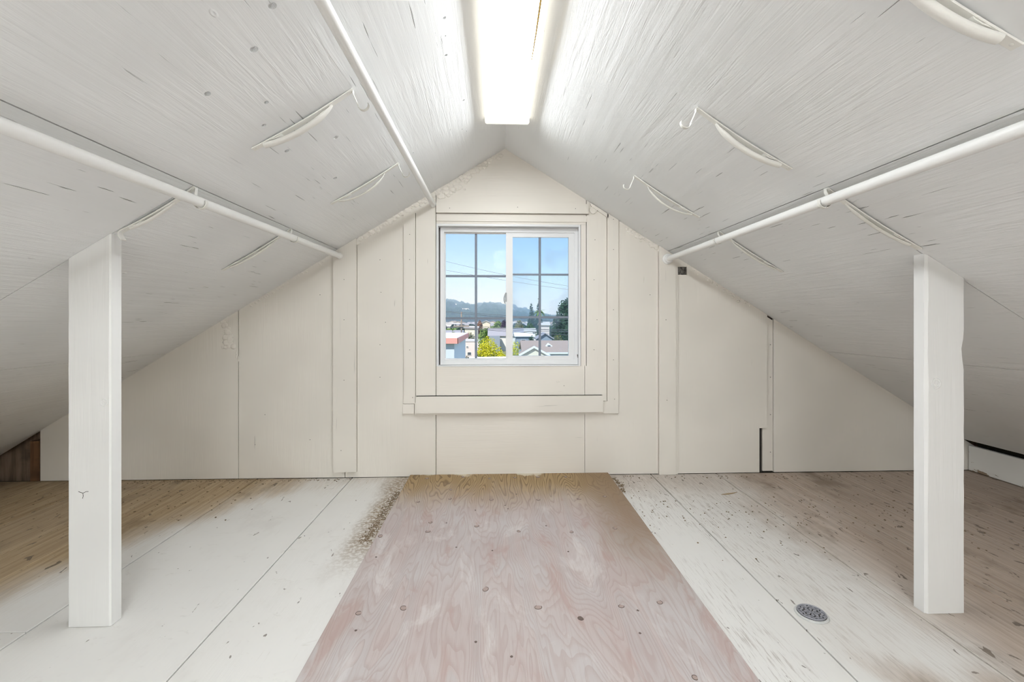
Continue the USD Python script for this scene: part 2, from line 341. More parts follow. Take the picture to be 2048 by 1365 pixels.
for sgn in (-1, 1):
    T = 1.517 if sgn < 0 else 1.490
    obj('ceiling_sheet', sheet(sgn, 0.0, SEAM - g3, 0.44, WY + 0.01, holesL if sgn < 0 else ()), 'ceiling_paint', ce)
    obj('ceiling_sheet', sheet(sgn, 0.0, SEAM - g3, YB, 0.437), 'ceiling_paint', ce)
    e = SEAM + 1.049
    obj('ceiling_sheet', sheet(sgn, SEAM + g3, e - g3, T + g3, WY + 0.01), 'ceiling_paint_low', ce)
    obj('ceiling_sheet', sheet(sgn, SEAM + g3, e - g3, -0.92, T - g3), 'ceiling_paint_low', ce)
    obj('ceiling_sheet', sheet(sgn, SEAM + g3, e - g3, YB, -0.925), 'ceiling_paint_low', ce)
    end = 3.045 if sgn > 0 else 3.28
    obj('ceiling_sheet', sheet(sgn, e + g3, end, 0.9, WY + 0.01), 'ceiling_paint_low', ce)
    obj('ceiling_sheet', sheet(sgn, e + g3, end, YB, 0.897), 'ceiling_paint_low', ce)

# far gable wall
WO = (-0.437, 0.4865, 0.703, 1.612)       # window opening: x0, x1, z0, z1
gable = Polygon([(-3.36, 0), (3.36, 0), (3.36, zc(3.36)), (0, RH), (-3.36, zc(3.36))])
gable = Polygon([(-3.3, -0.0), (3.3, -0.0), (3.3, max(zc(3.3), 0.03)), (0, RH), (-3.3, max(zc(3.3), 0.03))])
hole = sbox(WO[0], WO[2], WO[1], WO[3])
wb = thing('wall_back', 'cream painted board wall of the far gable around the window', 'wall', kind='structure')
def wx(px): return float(on_wall(px, 640)[0])
def wz(py, px=1010): return float(on_wall(px, py)[2])
obj('sheathing', wall_poly(Polygon([(-3.6, -0.05), (3.6, -0.05), (3.6, 0.05), (0, RH + 0.13), (-3.6, 0.05)]).difference(hole), WY + 0.075, WY + 0.13), 'old_board', wb)
obj('backing', wall_poly(gable.intersection(sbox(wx(78), 0, 3.3, 3)).difference(hole), WY + 0.022, WY + 0.06), 'dark_gap', wb)
gap = 0.002
def pbox(x0, y0, x1, y1):
    a, b = on_wall(x0, y0), on_wall(x1, y1); return sbox(min(a[0], b[0]), min(a[2], b[2]), max(a[0], b[0]), max(a[2], b[2]))
wx = lambda px: float(on_wall(px, 640)[0])
tri = Polygon([(wx(1179), zc(wx(1179)) - 0.004), (wx(1216), zc(wx(1216)) - 0.004), (wx(1216), zc(wx(1216)) - 0.03), (wx(1210), zc(wx(1210)) - 0.028), (wx(1182), zc(wx(1182)) - 0.024)])
TB = {1: pbox(668, 440, 714, 943), 2: pbox(808, 427, 831, 807), 3: pbox(807, 808, 829, 827), 4: pbox(829.5, 805, 1236, 827), 5: pbox(833, 793, 1204, 823), 6: pbox(1214, 428, 1236, 804),
      7: pbox(873, 407, 1176, 429), 8: pbox(873, 430.5, 1173, 445), 9: pbox(1317, 440, 1350, 949), 10: pbox(1350.6, 440, 1354.5, 949)}
groove = shapely.union_all([p.buffer(0.0026, join_style=2) for k, p in TB.items() if k not in (8,)])
def panel(poly, y=WY, mat='wall_paint', t=0.02):
    p = poly.intersection(gable).difference(hole).difference(groove)
    return obj('wall_panel', wall_poly(p, y, y + t), mat, wb)
def col(a, b, z0=0.004, z1=3.0): return sbox(a + gap, z0, b - gap, z1)
X1, X2, X3, XL, XR, X5, X6, X7 = wx(80), wx(477), wx(690), wx(872), wx(1170), wx(1332), wx(1535), wx(1548)
panel(col(X1, X2)); panel(col(X2, X3)); panel(col(X3, XL))
panel(sbox(XL + gap, 0.004, XR - gap, WO[2]), mat='wall_paint_cross')
panel(sbox(XL + gap, WO[3], XR + 0.007, 3.0), mat='wall_paint_cross')
panel(col(WO[1], XR + 0.009, WO[2], WO[3] - 0.001))
panel(col(XR + 0.009, X5).union(sbox(XR, 0.004, XR + 0.02, WO[2])))
nz = wz(857, 1525)
stub = sbox(wx(1350), wz(550, 1362), wx(1374), wz(534, 1362))
panel(col(X5, X6).difference(sbox(wx(1519), 0, X6 + 0.1, nz)).difference(stub))
obj('wall_panel', wall_poly(stub.buffer(0.004), WY + 0.012, WY + 0.02), 'insulation', wb)
obj('wall_panel', wall_poly(sbox(wx(1527), 0.004, X7 - gap, 3).intersection(gable.buffer(-0.01)), WY + 0.011, WY + 0.021), 'trim_paint', wb)
panel(col(X7, 3.3), y=WY + 0.004)
obj('stud', bx(wx(58), wx(77), WY + 0.005, WY + 0.074, 0.0, zc(wx(60)) - 0.03, 0.002), 'old_stud', wb)
obj('stud', bx(wx(46), wx(57), WY + 0.05, WY + 0.074, 0.0, zc(wx(50)) - 0.03, 0.002), 'old_board', wb)

# caulk and peeling paint on the far wall
def beads(pts, r, n, seed, spread=0.012, flat=(1.0, 0.45, 0.8)):
    q = np.random.default_rng(seed); out = []; P = np.array(pts, float)
    for k in range(n):
        t = q.uniform(0, len(P) - 1.001); i = int(t); c = P[i] + (P[i + 1] - P[i]) * (t - i)
        out.append(lump((c[0] + q.normal(0, spread * 0.5), WY - 0.001 + q.uniform(0, 0.003), c[1] + q.normal(-0.002, spread)), r * q.uniform(0.45, 1.15), int(q.integers(1e6)), flat))
    return cat(out)
def along(xa, xb, drop, n=12): return [(x, zc(x) - drop) for x in np.linspace(xa, xb, n)]
cb = [beads(along(-0.02, -0.36, 0.016), 0.016, 70, 3, 0.009), beads(along(-0.24, -0.42, 0.045, 6), 0.018, 60, 4, 0.018), beads(along(-0.42, -1.0, 0.016), 0.016, 110, 5, 0.006),
      beads(along(-1.1, -1.6, 0.014), 0.009, 30, 6, 0.006)]
obj('caulk_bead', cat(cb), 'caulk', wb, smooth=60, kind='stuff')
obj('caulk_bead', cat([beads(along(0.78, 1.06, 0.018), 0.014, 70, 7, 0.008), beads(along(1.18, 1.62, 0.012), 0.010, 40, 8, 0.006)]), 'caulk', wb, smooth=60, kind='stuff')
pp = on_wall(455, 672)
obj('peeling_paint', cat([beads([(pp[0] - 0.03, pp[2] + 0.06), (pp[0] + 0.015, pp[2] - 0.03), (pp[0] + 0.0, pp[2] - 0.05)], 0.017, 60, 9, 0.022, (1.0, 0.3, 1.0)),
                          beads([(pp[0] + 0.05, pp[2] - 0.10), (pp[0] + 0.07, pp[2] - 0.14)], 0.008, 14, 10, 0.016, (0.5, 0.3, 1.5))]), 'caulk', wb, smooth=50, kind='stuff')
nails = []
for px, py in [(820, 470), (820, 520), (820, 700), (826, 795), (1226, 440), (1226, 500), (1226, 620), (1226, 720), (1228, 798), (690, 560), (690, 640), (690, 760), (684, 900), (850, 812), (1022, 812), (1140, 814), (1196, 811),
               (900, 418), (1035, 416), (1150, 419), (980, 438), (1090, 438), (940, 437), (760, 690), (760, 755), (771, 645), (760, 520), (762, 585), (1190, 480), (1188, 560), (1194, 640), (1188, 700), (1330, 640), (1332, 800), (1300, 590),
               (1541, 690), (1541, 755), (1541, 830), (1541, 905), (640, 590), (620, 880), (530, 830), (510, 890), (1195, 800), (1128, 772)]:
    c = on_wall(px, py); y = WY - (0.018 if (664 < px < 716 or 1317 < px < 1352) else 0.031 if 833 < px < 1204 and 793 < py < 824 else 0.012 if 800 < px < 832 or 1214 < px < 1238 else 0.019 if 407 < py < 429 else 0.0)
    nails.append(lathe([(0.003, y - 0.0006), (0.003, y + 0.002)], 8, 'y', (c[0], 0, c[2])))
obj('nail_heads', cat(nails), 'nail', wb, kind='stuff')

def trim(n, label, poly, proud, mat='trim_paint', y=WY, wob=0.0012, seed=0):
    m = wall_poly(poly.intersection(gable.buffer(-0.001)), y - proud, (y + 0.018) if n not in (5, 8, 11) else y - 0.0002)
    m = wobble(m, wob * 0.7, 3.0, seed, (1, 0, 1), 0.06)
    return obj(f'trim_{n}', m, mat, None, kind='structure', label=label, category='trim')
trim(1, 'tall cream vertical board left of the window, stopping short of the floor, with the left rod end on it', TB[1], 0.018, seed=1)
trim(2, 'narrow vertical cream strip just left of the window', TB[2], 0.012, seed=2)
trim(3, 'small square cream block at the foot of the strip left of the window', TB[3], 0.013, seed=3)
trim(4, 'thin bowed cream board showing below and right of the sill board', TB[4], 0.0125, 'trim_paint_cross', wob=0.004, seed=4)
trim(5, 'thick horizontal cream sill board below the window', TB[5], 0.019, 'trim_paint_cross', y=WY - 0.0127, wob=0.0022, seed=5)
trim(6, 'narrow vertical cream strip right of the window', TB[6], 0.012, seed=6)
trim(7, 'horizontal cream header board above the window', TB[7], 0.019, 'trim_paint_cross', seed=7)
trim(8, 'low cream board between the header and the window top', TB[8], 0.006, 'trim_paint_cross', wob=0.0006, seed=8)
trim(9, 'tall cream vertical board right of the window, with the right rod end on it', TB[9], 0.016, seed=9)
trim(10, 'thin cream bead along the right edge of the tall right board', TB[10], 0.009, wob=0.0006, seed=10)
trim(11, 'short sloping cream lath under the ceiling right of the header board', tri, 0.012, wob=0.0005, seed=11)
# wall behind the camera, knee walls
obj('wall_front', wall_poly(Polygon([(-3.6, -0.05), (3.6, -0.05), (3.6, 0.05), (0, RH + 0.13), (-3.6, 0.05)]), YB - 0.1, YB), 'wall_paint', None, kind='structure', label='plain cream gable wall behind the viewer', category='wall')
obj('wall_left', bx(-3.36, -3.28, YB, WY + 0.07, -0.02, 0.14), 'old_board', None, kind='structure', label='low dark board closing the left eaves', category='wall')
obj('wall_right', bx(3.16, 3.3, YB, WY + 0.02, -0.02, 0.20), 'dark_gap', None, kind='structure', label='dark recess behind the right eaves board', category='wall')
g = Graph(); p = g.pos(); ch = g.noise(g.map(p, (9, 9, 24)), 1.0, 4.0, 0.6)
cc = g.mix(g.step(ch, 0.62, 0.66), (0.74, 0.725, 0.69), (0.26, 0.19, 0.13)); g.done('board_chipped', g.n('principled_bsdf', 'BSDF', base_color=cc, roughness=0.55, normal=g.bump(ch, 0.3, 0.002)))
obj('baseboard_right', wobble(bx(3.07, 3.095, YB, WY - 0.002, 0.004, 0.168, 0.002), 0.002, 4, 21, (1, 0, 1), 0.12), 'board_chipped', None, kind='structure', label='chipped white board along the right eaves', category='board')

# ------------------------------------------------------------------ window
wn = thing('window_1', 'white vinyl sliding window with grilles in the far gable', 'window', (0.025, WY, WO[2]), kind='structure')
off = (0.025, WY, WO[2]); FY = WY + 0.042
def wob_(name, mesh, mat, parent=wn, **k): return obj(name, mesh, mat, parent, off=off, **k)
x0, x1, z0, z1 = WO
wob_('jamb', bx(x0, x0 + 0.012, WY - 0.001, WY + 0.13, z0, z1, 0.001), 'vinyl'); wob_('jamb', bx(x1 - 0.012, x1, WY - 0.001, WY + 0.13, z0, z1, 0.001), 'vinyl')
wob_('jamb', bx(x0 + 0.012, x1 - 0.012, WY - 0.001, WY + 0.13, z1 - 0.014, z1, 0.001), 'vinyl'); wob_('sill', bx(x0 + 0.012, x1 - 0.012, WY - 0.003, WY + 0.13, z0 - 0.001, z0 + 0.005, 0.001), 'vinyl')
def fx(px, Y=FY): return float(on_wall(px, 600, Y)[0])
def fz(py, Y=FY, px=1020): return float(on_wall(px, py, Y)[2])
def ring(ox0, ox1, oz0, oz1, w, ya, yb, ws=None):
    wl, wr, wbm, wt = ws or (w, w, w, w)
    return wall_poly(sbox(ox0, oz0, ox1, oz1).difference(sbox(ox0 + wl, oz0 + wbm, ox1 - wr, oz1 - wt)), ya, yb)
a0, a1, b0, b1 = fx(880.5), fx(1155.5), fz(729.5), fz(456)
wob_('shadow_gap', ring(x0 + 0.011, x1 - 0.011, z0 + 0.004, z1 - 0.013, 0, FY + 0.012, FY + 0.05, (a0 - x0, x1 - a1, b0 - z0, z1 - b1)), 'dark_gap')  # near-black ring stands for the shade around the recessed frame
wob_('window_frame', ring(a0, a1, b0, b1, 0, FY, FY + 0.07, (fx(888.5) - a0, a1 - fx(1149), fz(719.5) - b0, b1 - fz(465))), 'vinyl')
# fixed side
MY = FY + 0.035
L0, L1, Lz0, Lz1 = fx(888.5), fx(1014), fz(719.5), fz(465)
wob_('glazing_bead', ring(L0, L1, Lz0, Lz1, 0.006, FY + 0.018, FY + 0.04), 'vinyl')
wob_('pane', bx(L0, L1, MY + 0.004, MY + 0.008, Lz0, Lz1), 'pane_clear')
def bar(px0, py0, px1, py1, w, Y):
    A, B = on_wall(px0, py0, Y), on_wall(px1, py1, Y)
    if abs(px0 - px1) < 2: return bx(A[0] - w / 2, A[0] + w / 2, Y - 0.004, Y + 0.003, min(A[2], B[2]), max(A[2], B[2]), 0.001)
    return bx(min(A[0], B[0]), max(A[0], B[0]), Y - 0.003, Y + 0.003, A[2] - w / 2, A[2] + w / 2, 0.001)
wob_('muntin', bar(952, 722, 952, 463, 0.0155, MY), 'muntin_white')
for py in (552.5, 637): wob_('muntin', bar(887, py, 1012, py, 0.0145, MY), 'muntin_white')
# sliding sash
s0, s1, t0, t1 = fx(1012), fx(1150), fz(724), fz(461)
SY = FY + 0.006
sash = wob_('sash', ring(s0, s1, t0, t1, 0, SY, SY + 0.024, (fx(1025.5) - s0, s1 - fx(1137.5), fz(712.5) - t0, t1 - fz(474))), 'vinyl')
obj('sash_pane', bx(fx(1022), fx(1140), SY + 0.012, SY + 0.016, fz(715), fz(471)), 'pane_dusty', sash, off=off)
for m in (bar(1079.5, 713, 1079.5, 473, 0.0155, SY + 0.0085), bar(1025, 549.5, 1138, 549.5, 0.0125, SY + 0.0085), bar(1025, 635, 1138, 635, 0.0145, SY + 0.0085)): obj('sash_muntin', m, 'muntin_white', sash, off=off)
lp = on_wall(1010, 598, SY)
obj('latch', cat([sweep([(lp[0] + 0.008, SY - 0.004, lp[2] + 0.036), (lp[0] - 0.001, SY - 0.010, lp[2] + 0.025), (lp[0] - 0.006, SY - 0.015, lp[2] + 0.005), (lp[0] - 0.005, SY - 0.014, lp[2] - 0.015), (lp[0] + 0.001, SY - 0.012, lp[2] - 0.032)], circ(0.005, 10, 0.004)),
                  bx(lp[0], lp[0] + 0.012, SY - 0.004, SY, lp[2] - 0.02, lp[2] + 0.04, 0.002)]), 'latch_grey', sash, smooth=40, off=off, label='grey sash latch')
wq = on_wall(1157, 718, FY)
wob_('wedge', wall_poly(Polygon([(wq[0] - 0.010, wq[2] + 0.027), (wq[0] + 0.004, wq[2] + 0.033), (wq[0] + 0.006, wq[2] - 0.028), (wq[0] - 0.001, wq[2] - 0.02)]), FY - 0.02, FY + 0.01), 'insulation', label='dark rotten wedge in the lower right corner')

# ------------------------------------------------------------------ ceiling light
LZ, LW = 1.995, 0.222
def lens_prof(w, h, n=6):
    P = [(-w / 2, h)] + [(-w / 2 + 0.010 * (1 - math.cos(a)), 0.010 * (1 - math.sin(a))) for a in np.linspace(0, np.pi / 2, n)]
    return Polygon(P + [(-x, z) for x, z in P[::-1]])
def fixture(LY0, LY1, label, glow='lens_glow'):
    fo = (0.0, (LY0 + LY1) / 2, LZ)
    lt = thing('ceiling_light', label, 'ceiling light', fo)
    pr = lens_prof(LW, 0.055)
    lens = wall_poly(pr, LY0 + 0.012, LY1 - 0.014); lens.apply_translation((0, 0, LZ))
    fnz = lens.face_normals[:, 2] < -0.99
    for nm, sel, mm in (('lens', fnz, glow), ('lens_side', ~fnz & (lens.face_normals[:, 0] < -0.05), 'side_glow'), ('lens_side', ~fnz & (lens.face_normals[:, 0] > 0.05), 'side_glow')):
        obj(nm, lens.submesh([np.nonzero(sel)[0]], append=True), mm, lt, off=fo)
    for ya, yb in ((LY1 - 0.014, LY1), (LY0, LY0 + 0.012)):
        cp = wall_poly(pr.buffer(0.0015), ya, yb); cp.apply_translation((0, 0, LZ)); obj('end_cap', cp, 'cap_glow', lt, off=fo)
    hs = wall_poly(Polygon([(-0.1, 0.03), (0.1, 0.03), (0.1, RH - LZ - 0.1 * SL - 0.004), (0, RH - LZ - 0.004), (-0.1, RH - LZ - 0.1 * SL - 0.004)]), LY0 + 0.03, LY1 - 0.03); hs.apply_translation((0, 0, LZ)); obj('housing', hs, 'metal_white', lt, off=fo)
    return lt, fo
fixture(-2.95, -0.51, 'unseen long bright light on the ridge behind the viewer, placed to light the post fronts and far wall', 'lens_glow_bright')  # out of view, strength set to light the post fronts and far wall
lt, fo = fixture(1.06, 2.285, 'lit fluorescent wraparound light along the ridge with an amber crack')
cw = [(0.0835, 1.2), (0.0835, 1.43), (0.083, 1.55), (0.081, 1.68), (0.079, 1.75)]
ck = sweep([(x, y, LZ - 0.0012) for x, y in cw], [rect(w, 0.0024, 0.0002) for w in (0.0065, 0.006, 0.0045, 0.003, 0.0014)], ref=(1, 0, 0))
obj('lens_crack', ck, 'amber', lt, off=fo, label='amber crack along the lens')

# ------------------------------------------------------------------ posts
def post(px0, px1, y0, y1, loc, label, seed, wane):
    """A flat plank post cut to the roof slope; wane: wavy bevel of the edge towards the middle of the room."""
    n = 34; sx = -1 if px0 < 0 else 1; inn, outr = (px1, px0) if sx < 0 else (px0, px1)
    q = np.random.default_rng(seed); V = []
    for i in range(n):
        t = i / (n - 1)
        wv = 0.004 + wane * (0.6 * meshkit.noise(np.array([t * 9.0, seed, 0.5]), seed) + 0.4 * meshkit.noise(np.array([t * 25.0, seed, 2.5]), seed))
        on = 0.002 + (0.010 * max(0, 1 - abs(t - 0.78) / 0.05) if seed == 2 else 0) + 0.002 * meshkit.noise(np.array([t * 20, 3.3, seed]), seed + 5)
        d = -sx
        ring_ = [(inn, y0 + wv * 0.55), (inn - d * wv, y0), (outr + d * on, y0), (outr, y0 + on), (outr, y1), (inn, y1)]
        for x, y in ring_:
            top = zc(x) - 0.0005; V.append((x, y, top * t))
    m = 6; F_ = []
    for i in range(n - 1):
        for j in range(m):
            k = (j + 1) % m; F_ += [[i * m + j, i * m + k, (i + 1) * m + k], [i * m + j, (i + 1) * m + k, (i + 1) * m + j]]
    for j in range(1, m - 1): F_ += [[0, j + 1, j], [(n - 1) * m, (n - 1) * m + j, (n - 1) * m + j + 1]]
    mesh = trimesh.Trimesh(V, F_, process=False); mesh.fix_normals()
    th = thing('wooden_post', label, 'post', loc)
    obj('shaft', mesh, 'post_paint', th, smooth=20, off=loc)
    return th
pl = post(-1.446, -1.311, 1.511, 1.553, (-1.38, 1.53, 0), 'white painted plank post on the left, between floor and sloping ceiling', 1, 0.003)
pr_ = post(1.402, 1.540, 1.479, 1.522, (1.47, 1.5, 0), 'white painted plank post on the right, with a round knot and a wavy edge', 2, 0.012)
def knot(px, py, Y, r, parent, loc, mat='post_paint', rings=2):
    c = on_wall(px, py, Y); out = []
    for k in range(rings):
        a = np.linspace(0, 2 * np.pi, 25); rr = r * (1 - 0.38 * k)
        pth = np.c_[c[0] + np.cos(a) * rr, np.full(25, Y), c[2] + np.sin(a) * rr * 1.15]
        out.append(sweep(pth, circ(0.0011, 6), ref=(0, 1, 0)))
    for a in (0.3, 1.7, 2.9, 4.4): out.append(sweep([(c[0] + math.cos(a) * r * 0.15, Y, c[2] + math.sin(a) * r * 0.15), (c[0] + math.cos(a) * r * 0.55, Y, c[2] + math.sin(a) * r * 0.5), (c[0] + math.cos(a) * r * 0.95, Y, c[2] + math.sin(a) * r)], circ(0.0008, 5), ref=(0, 1, 0)))
    obj('knot', cat(out), mat, parent, smooth=60, off=loc)
knot(1872, 768, 1.479, 0.016, pr_, (1.47, 1.5, 0)); knot(208, 805, 1.511, 0.010, pl, (-1.38, 1.53, 0), rings=1)
ckp = [on_wall(*p, 1.511) for p in ((157, 984), (163, 986), (166, 987), (172, 984), (177, 984))]
c2 = [on_wall(*p, 1.511) for p in ((166, 987), (166.5, 993), (165, 998))]
obj('check_crack', cat([sweep(ckp, circ(0.0009, 5)), sweep(c2, circ(0.0008, 5))]), 'dark_gap', pl, off=(-1.38, 1.53, 0))

# ------------------------------------------------------------------ rods and brackets
def rod(name, A, B, r, label, socket=True):
    A, B = np.array(A, float), np.array(B, float); loc = tuple(B)
    th = thing('closet_rod', label, 'rod', loc, group=None)
    P = A + (B - A) * np.linspace(0, 1, 30)[:, None]; P[1:-1, 2] -= 0.0  # straight
    obj('pole', sweep(P, circ(r, 24), ref=(1, 0, 0)), 'rod_paint', th, smooth=50, off=loc)
    return th, loc
r1, l1 = rod('ul', (-0.452, YB + 0.01, 1.736), (-0.456, WY - 0.0005, 1.732), 0.0165, 'white hanging rod high on the left slope, ending beside the window header')
obj('end_ring', lathe([(0.0175, WY - 0.016), (0.0195, WY - 0.013), (0.0195, WY - 0.006), (0.0185, WY - 0.0005)], 24, 'y', (l1[0], 0, l1[2])), 'rod_paint', r1, smooth=40, off=l1)
r2, l2 = rod('ll', (-1.036, YB + 0.01, 1.352), (-1.036, WY - 0.0185, 1.400), 0.0165, 'white hanging rod low on the left slope, ending on the tall left board')
obj('end_ring', lathe([(0.0175, WY - 0.034), (0.0195, WY - 0.030), (0.0195, WY - 0.024), (0.0185, WY - 0.0185)], 24, 'y', (l2[0], 0, l2[2])), 'rod_paint', r2, smooth=40, off=l2)
r3, l3 = rod('r', (1.046, YB + 0.01, 1.420), (1.046, WY - 0.018, 1.391), 0.0165, 'white hanging rod on the right slope, ending in a round socket')
sk = lathe([(0.0185, WY - 0.040), (0.024, WY - 0.040), (0.0245, WY - 0.034), (0.026, WY - 0.030), (0.033, WY - 0.026), (0.034, WY - 0.0165)], 28, 'y', (l3[0], 0, l3[2]))
obj('socket', sk, 'rod_paint', r3, smooth=40, off=l3)
so = on_wall(1186, 421)
obj('rod_socket', lathe([(0.009, WY - 0.008), (0.0145, WY - 0.008), (0.0155, WY - 0.011), (0.023, WY - 0.011), (0.0245, WY - 0.009), (0.0245, WY - 0.0003)], 24, 'y', (so[0], 0, so[2])), 'trim_paint', None, smooth=40,
    label='small round cream rod socket on the wall right of the header board', category='rod socket')

def bracket(loc, rotz, label, length, hook, bow=0.030, group=None, bent=False, arm_r=0.009, deep=0.55):
    """Closet rod bracket screwed along the slope: strap, bowed arm, hook. Local x runs outwards from the ridge, the origin is the strap's upper end on the ceiling."""
    lat, drop, r = hook
    th = thing('rod_bracket', label, 'bracket', loc, rotz, group)
    dn = np.array([CS, 0, -SN]); nn = np.array([-SN, 0, -CS])     # down the slope; away from the ceiling
    L = length / CS; at = lambda u, w: dn * u + nn * w
    st = [at(u, 0.002 + 0.007 * math.sin(math.pi * u / L)) for u in np.linspace(0.0, L, 16)]
    if bent: st += [at(L + 0.008, 0.004), at(L + 0.012, 0.012), at(L + 0.012, 0.03)]
    obj('strap', sweep(st, rect(0.022, 0.0045, 0.001)), 'bracket_paint', th, smooth=30)
    us = np.linspace(0.085, L * 0.90, 22); tt = (us - us[0]) / (us[-1] - us[0])
    w = bow * np.sin(np.pi * np.clip(tt * 1.02, 0, 1)) ** 0.7
    A = [at(u, 0.009 + x) for u, x in zip(us, w)]
    obj('arm', sweep(A, [np.c_[circ(arm_r, 12)[:, 0], circ(arm_r, 12)[:, 1] * deep] * min(1, 0.45 + 3 * t) for t in tt]), 'bracket_paint', th, smooth=50)
    tb = L * 0.70
    obj('tab', cat([sweep([at(u, x) for u, x in ((tb, 0.0045), (tb + 0.012, 0.011), (tb + 0.03, 0.011), (tb + 0.055, 0.0045))], rect(0.017, 0.003, 0.0008))]), 'bracket_paint', th, smooth=30)
    c = np.array([-lat, 0, -drop]); s0 = np.array([-lat + r, 0, -drop])
    P = [at(0.012, 0.0055), at(0.0, 0.006), np.array([-0.002, 0, -0.014])] + [np.array([-0.002, 0, -0.014]) * (1 - t) + s0 * t for t in (0.35, 0.7)] + [c + r * np.array([math.cos(a), 0, -math.sin(a)]) for a in np.linspace(0, np.pi * 1.12, 15)]
    obj('hook', sweep(P, rect(0.0135, 0.0028, 0.0008)), 'bracket_paint', th, smooth=40)
    for u in (0.022, L - 0.012):
        m = lathe([(0.0045, 0.0), (0.0040, 0.0016), (0.0022, 0.0022)], 12, 'z'); R = np.column_stack([dn, [0, 1, 0], nn]); v = m.vertices @ R.T + at(u, 0.0036)
        m = trimesh.Trimesh(v, m.faces, process=False); m.fix_normals(); obj('screw', m, 'bracket_paint', th, smooth=40)
    return th
HU, HRI, HLE, HLF = (0.036, 0.052, 0.017), (0.006, 0.0472, 0.020), (0.017, 0.0542, 0.020), (0.015, 0.0484, 0.020)
def P_(x, y): return (x, y, zc(x))
b5 = bracket(P_(0.617, 1.490), 0, 'empty white hook bracket on the right slope, second from the window in the upper row', 0.325, HU, 0.022, arm_r=0.0115, deep=0.8)
b6 = bracket(P_(0.622, 2.190), 0, 'empty white hook bracket on the right slope nearest the window, with a bowed arm', 0.325, HU, 0.032, arm_r=0.0075)
copy(b5, P_(0.606, 0.817), 0, 'white bracket in the top right corner of the photo, nearest the viewer')
copy(b5, P_(-0.532, 1.512), 180, 'white hook bracket under the high left rod, farther from the window')
copy(b6, P_(-0.532, 2.212), 180, 'white hook bracket under the high left rod, nearest the window')
b8 = bracket(P_(1.052, 1.474), 0, 'white bracket holding the right rod, its strap running to the right post', 0.325, HRI, 0.012, arm_r=0.008)
copy(b8, P_(1.052, 2.205), 0, 'white bracket holding the right rod near the far wall')
bracket(P_(-1.051, 2.222), 180, 'white bracket holding the low left rod near the far wall', 0.325, HLF, 0.012, arm_r=0.008)
bracket(P_(-1.053, 1.530), 180, 'white bracket holding the low left rod, its strap bent over at the left post', 0.238, HLE, 0.007, bent=True, arm_r=0.008)

# ------------------------------------------------------------------ plywood sheet with knots, grate, debris
ply = thing('plywood_sheet', 'bare pinkish plywood sheet lying on the floor below the window', 'plywood', (0.031, 1.4, 0))
po = (0.031, 1.4, 0); PT = 0.0165
obj('panel', bx(-0.6005, 0.6625, -0.45, WY - 0.004, 0.0005, PT, 0.0012), 'plywood_bare', ply, off=po)
kn = [(650, 147), (835, 140), (970, 148), (1100, 143), (1218, 140), (1360, 140), (772, 205), (605, 268), (768, 252), (980, 256), (1220, 257), (1428, 253), (1560, 240), (668, 373), (655, 420), (905, 392), (1120, 418),
      (1390, 422), (1612, 403), (412, 443), (950, 715), (300, 838), (530, 812), (1220, 808), (1437, 865), (1645, 803), (1842, 783), (2022, 1168)]
sm = [(1050, 285), (1065, 303), (898, 310), (1260, 390), (800, 500), (985, 517), (1373, 522), (286, 926), (1083, 1060), (1730, 824), (750, 375), (1108, 228), (390, 550), (1740, 940), (900, 985)]
for k, (zx, zy) in enumerate(kn):
    c = on_floor(600 + zx / 2.56, 900 + zy / 2.56, PT); r = float(rng.uniform(0.0075, 0.0105)); e = float(rng.uniform(1.0, 1.35)); a = float(rng.uniform(0, 3.1))
    def el(rad, z0, z1, n=18):
        m = lathe([(rad, z0), (rad * 0.97, z1)], n, 'z'); v = m.vertices * (1, e, 1); R = np.array([[math.cos(a), -math.sin(a), 0], [math.sin(a), math.cos(a), 0], [0, 0, 1]]); v = v @ R.T + (c[0], c[1], PT)
        return trimesh.Trimesh(v, m.faces, process=False)
    kk = obj('knot', el(r, -0.001, 0.0005), 'ply_knot' if k != 24 else 'ply_knot_rim', ply, off=po)
    obj('knot_rim', cat([sweep(np.c_[(np.c_[np.cos(t), np.sin(t) * e] * r) @ np.array([[math.cos(a), math.sin(a)], [-math.sin(a), math.cos(a)]]) + c[:2], np.full(len(t), PT + 0.0003)], circ(0.0011, 5), ref=(0, 0, 1)) for t in (np.linspace(0.3, 5.2, 16),)]), 'ply_knot_rim', kk, off=po)
obj('nail_holes', cat([lump((*on_floor(600 + x / 2.56, 900 + y / 2.56, PT)[:2], PT), 0.0042, i, (1, 1.2, 0.14)) for i, (x, y) in enumerate(sm)]), 'ply_knot_rim', ply, off=po, kind='stuff')

gc = np.array([1.015, 1.492, 0.0]); GR = 0.043
gt = thing('floor_grate', 'small round pierced metal grate set in the floor on the right', 'grate', gc)
obj('rim', lathe([(GR + 0.008, 0.0), (GR + 0.007, 0.003), (GR + 0.001, 0.0045), (GR, 0.0015)], 40, 'z'), 'zinc_rim', gt, smooth=40)
obj('bowl', lathe([(GR, 0.001), (GR * 0.98, 0.0035)], 40, 'z'), 'dark_gap', gt)
disc = shapely.Point(0, 0).buffer(GR - 0.0008, 32); slots = []
for k in range(8):
    a0 = k * math.pi / 4
    for rad, wdt, ln in ((0.013, 0.0042, 0.009), (0.0235, 0.0045, 0.008), (0.0345, 0.0045, 0.007)):
        for s in (-0.22, 0.22) if rad > 0.02 else (0.0,):
            cx, cy = rad * math.cos(a0 + s), rad * math.sin(a0 + s); ang = a0 + s + (0.9 if s > 0 else -0.9 if s < 0 else 0.0)
            slots.append(shapely.LineString([(cx - math.cos(ang) * ln / 2, cy - math.sin(ang) * ln / 2), (cx + math.cos(ang) * ln / 2, cy + math.sin(ang) * ln / 2)]).buffer(wdt / 2, 4))
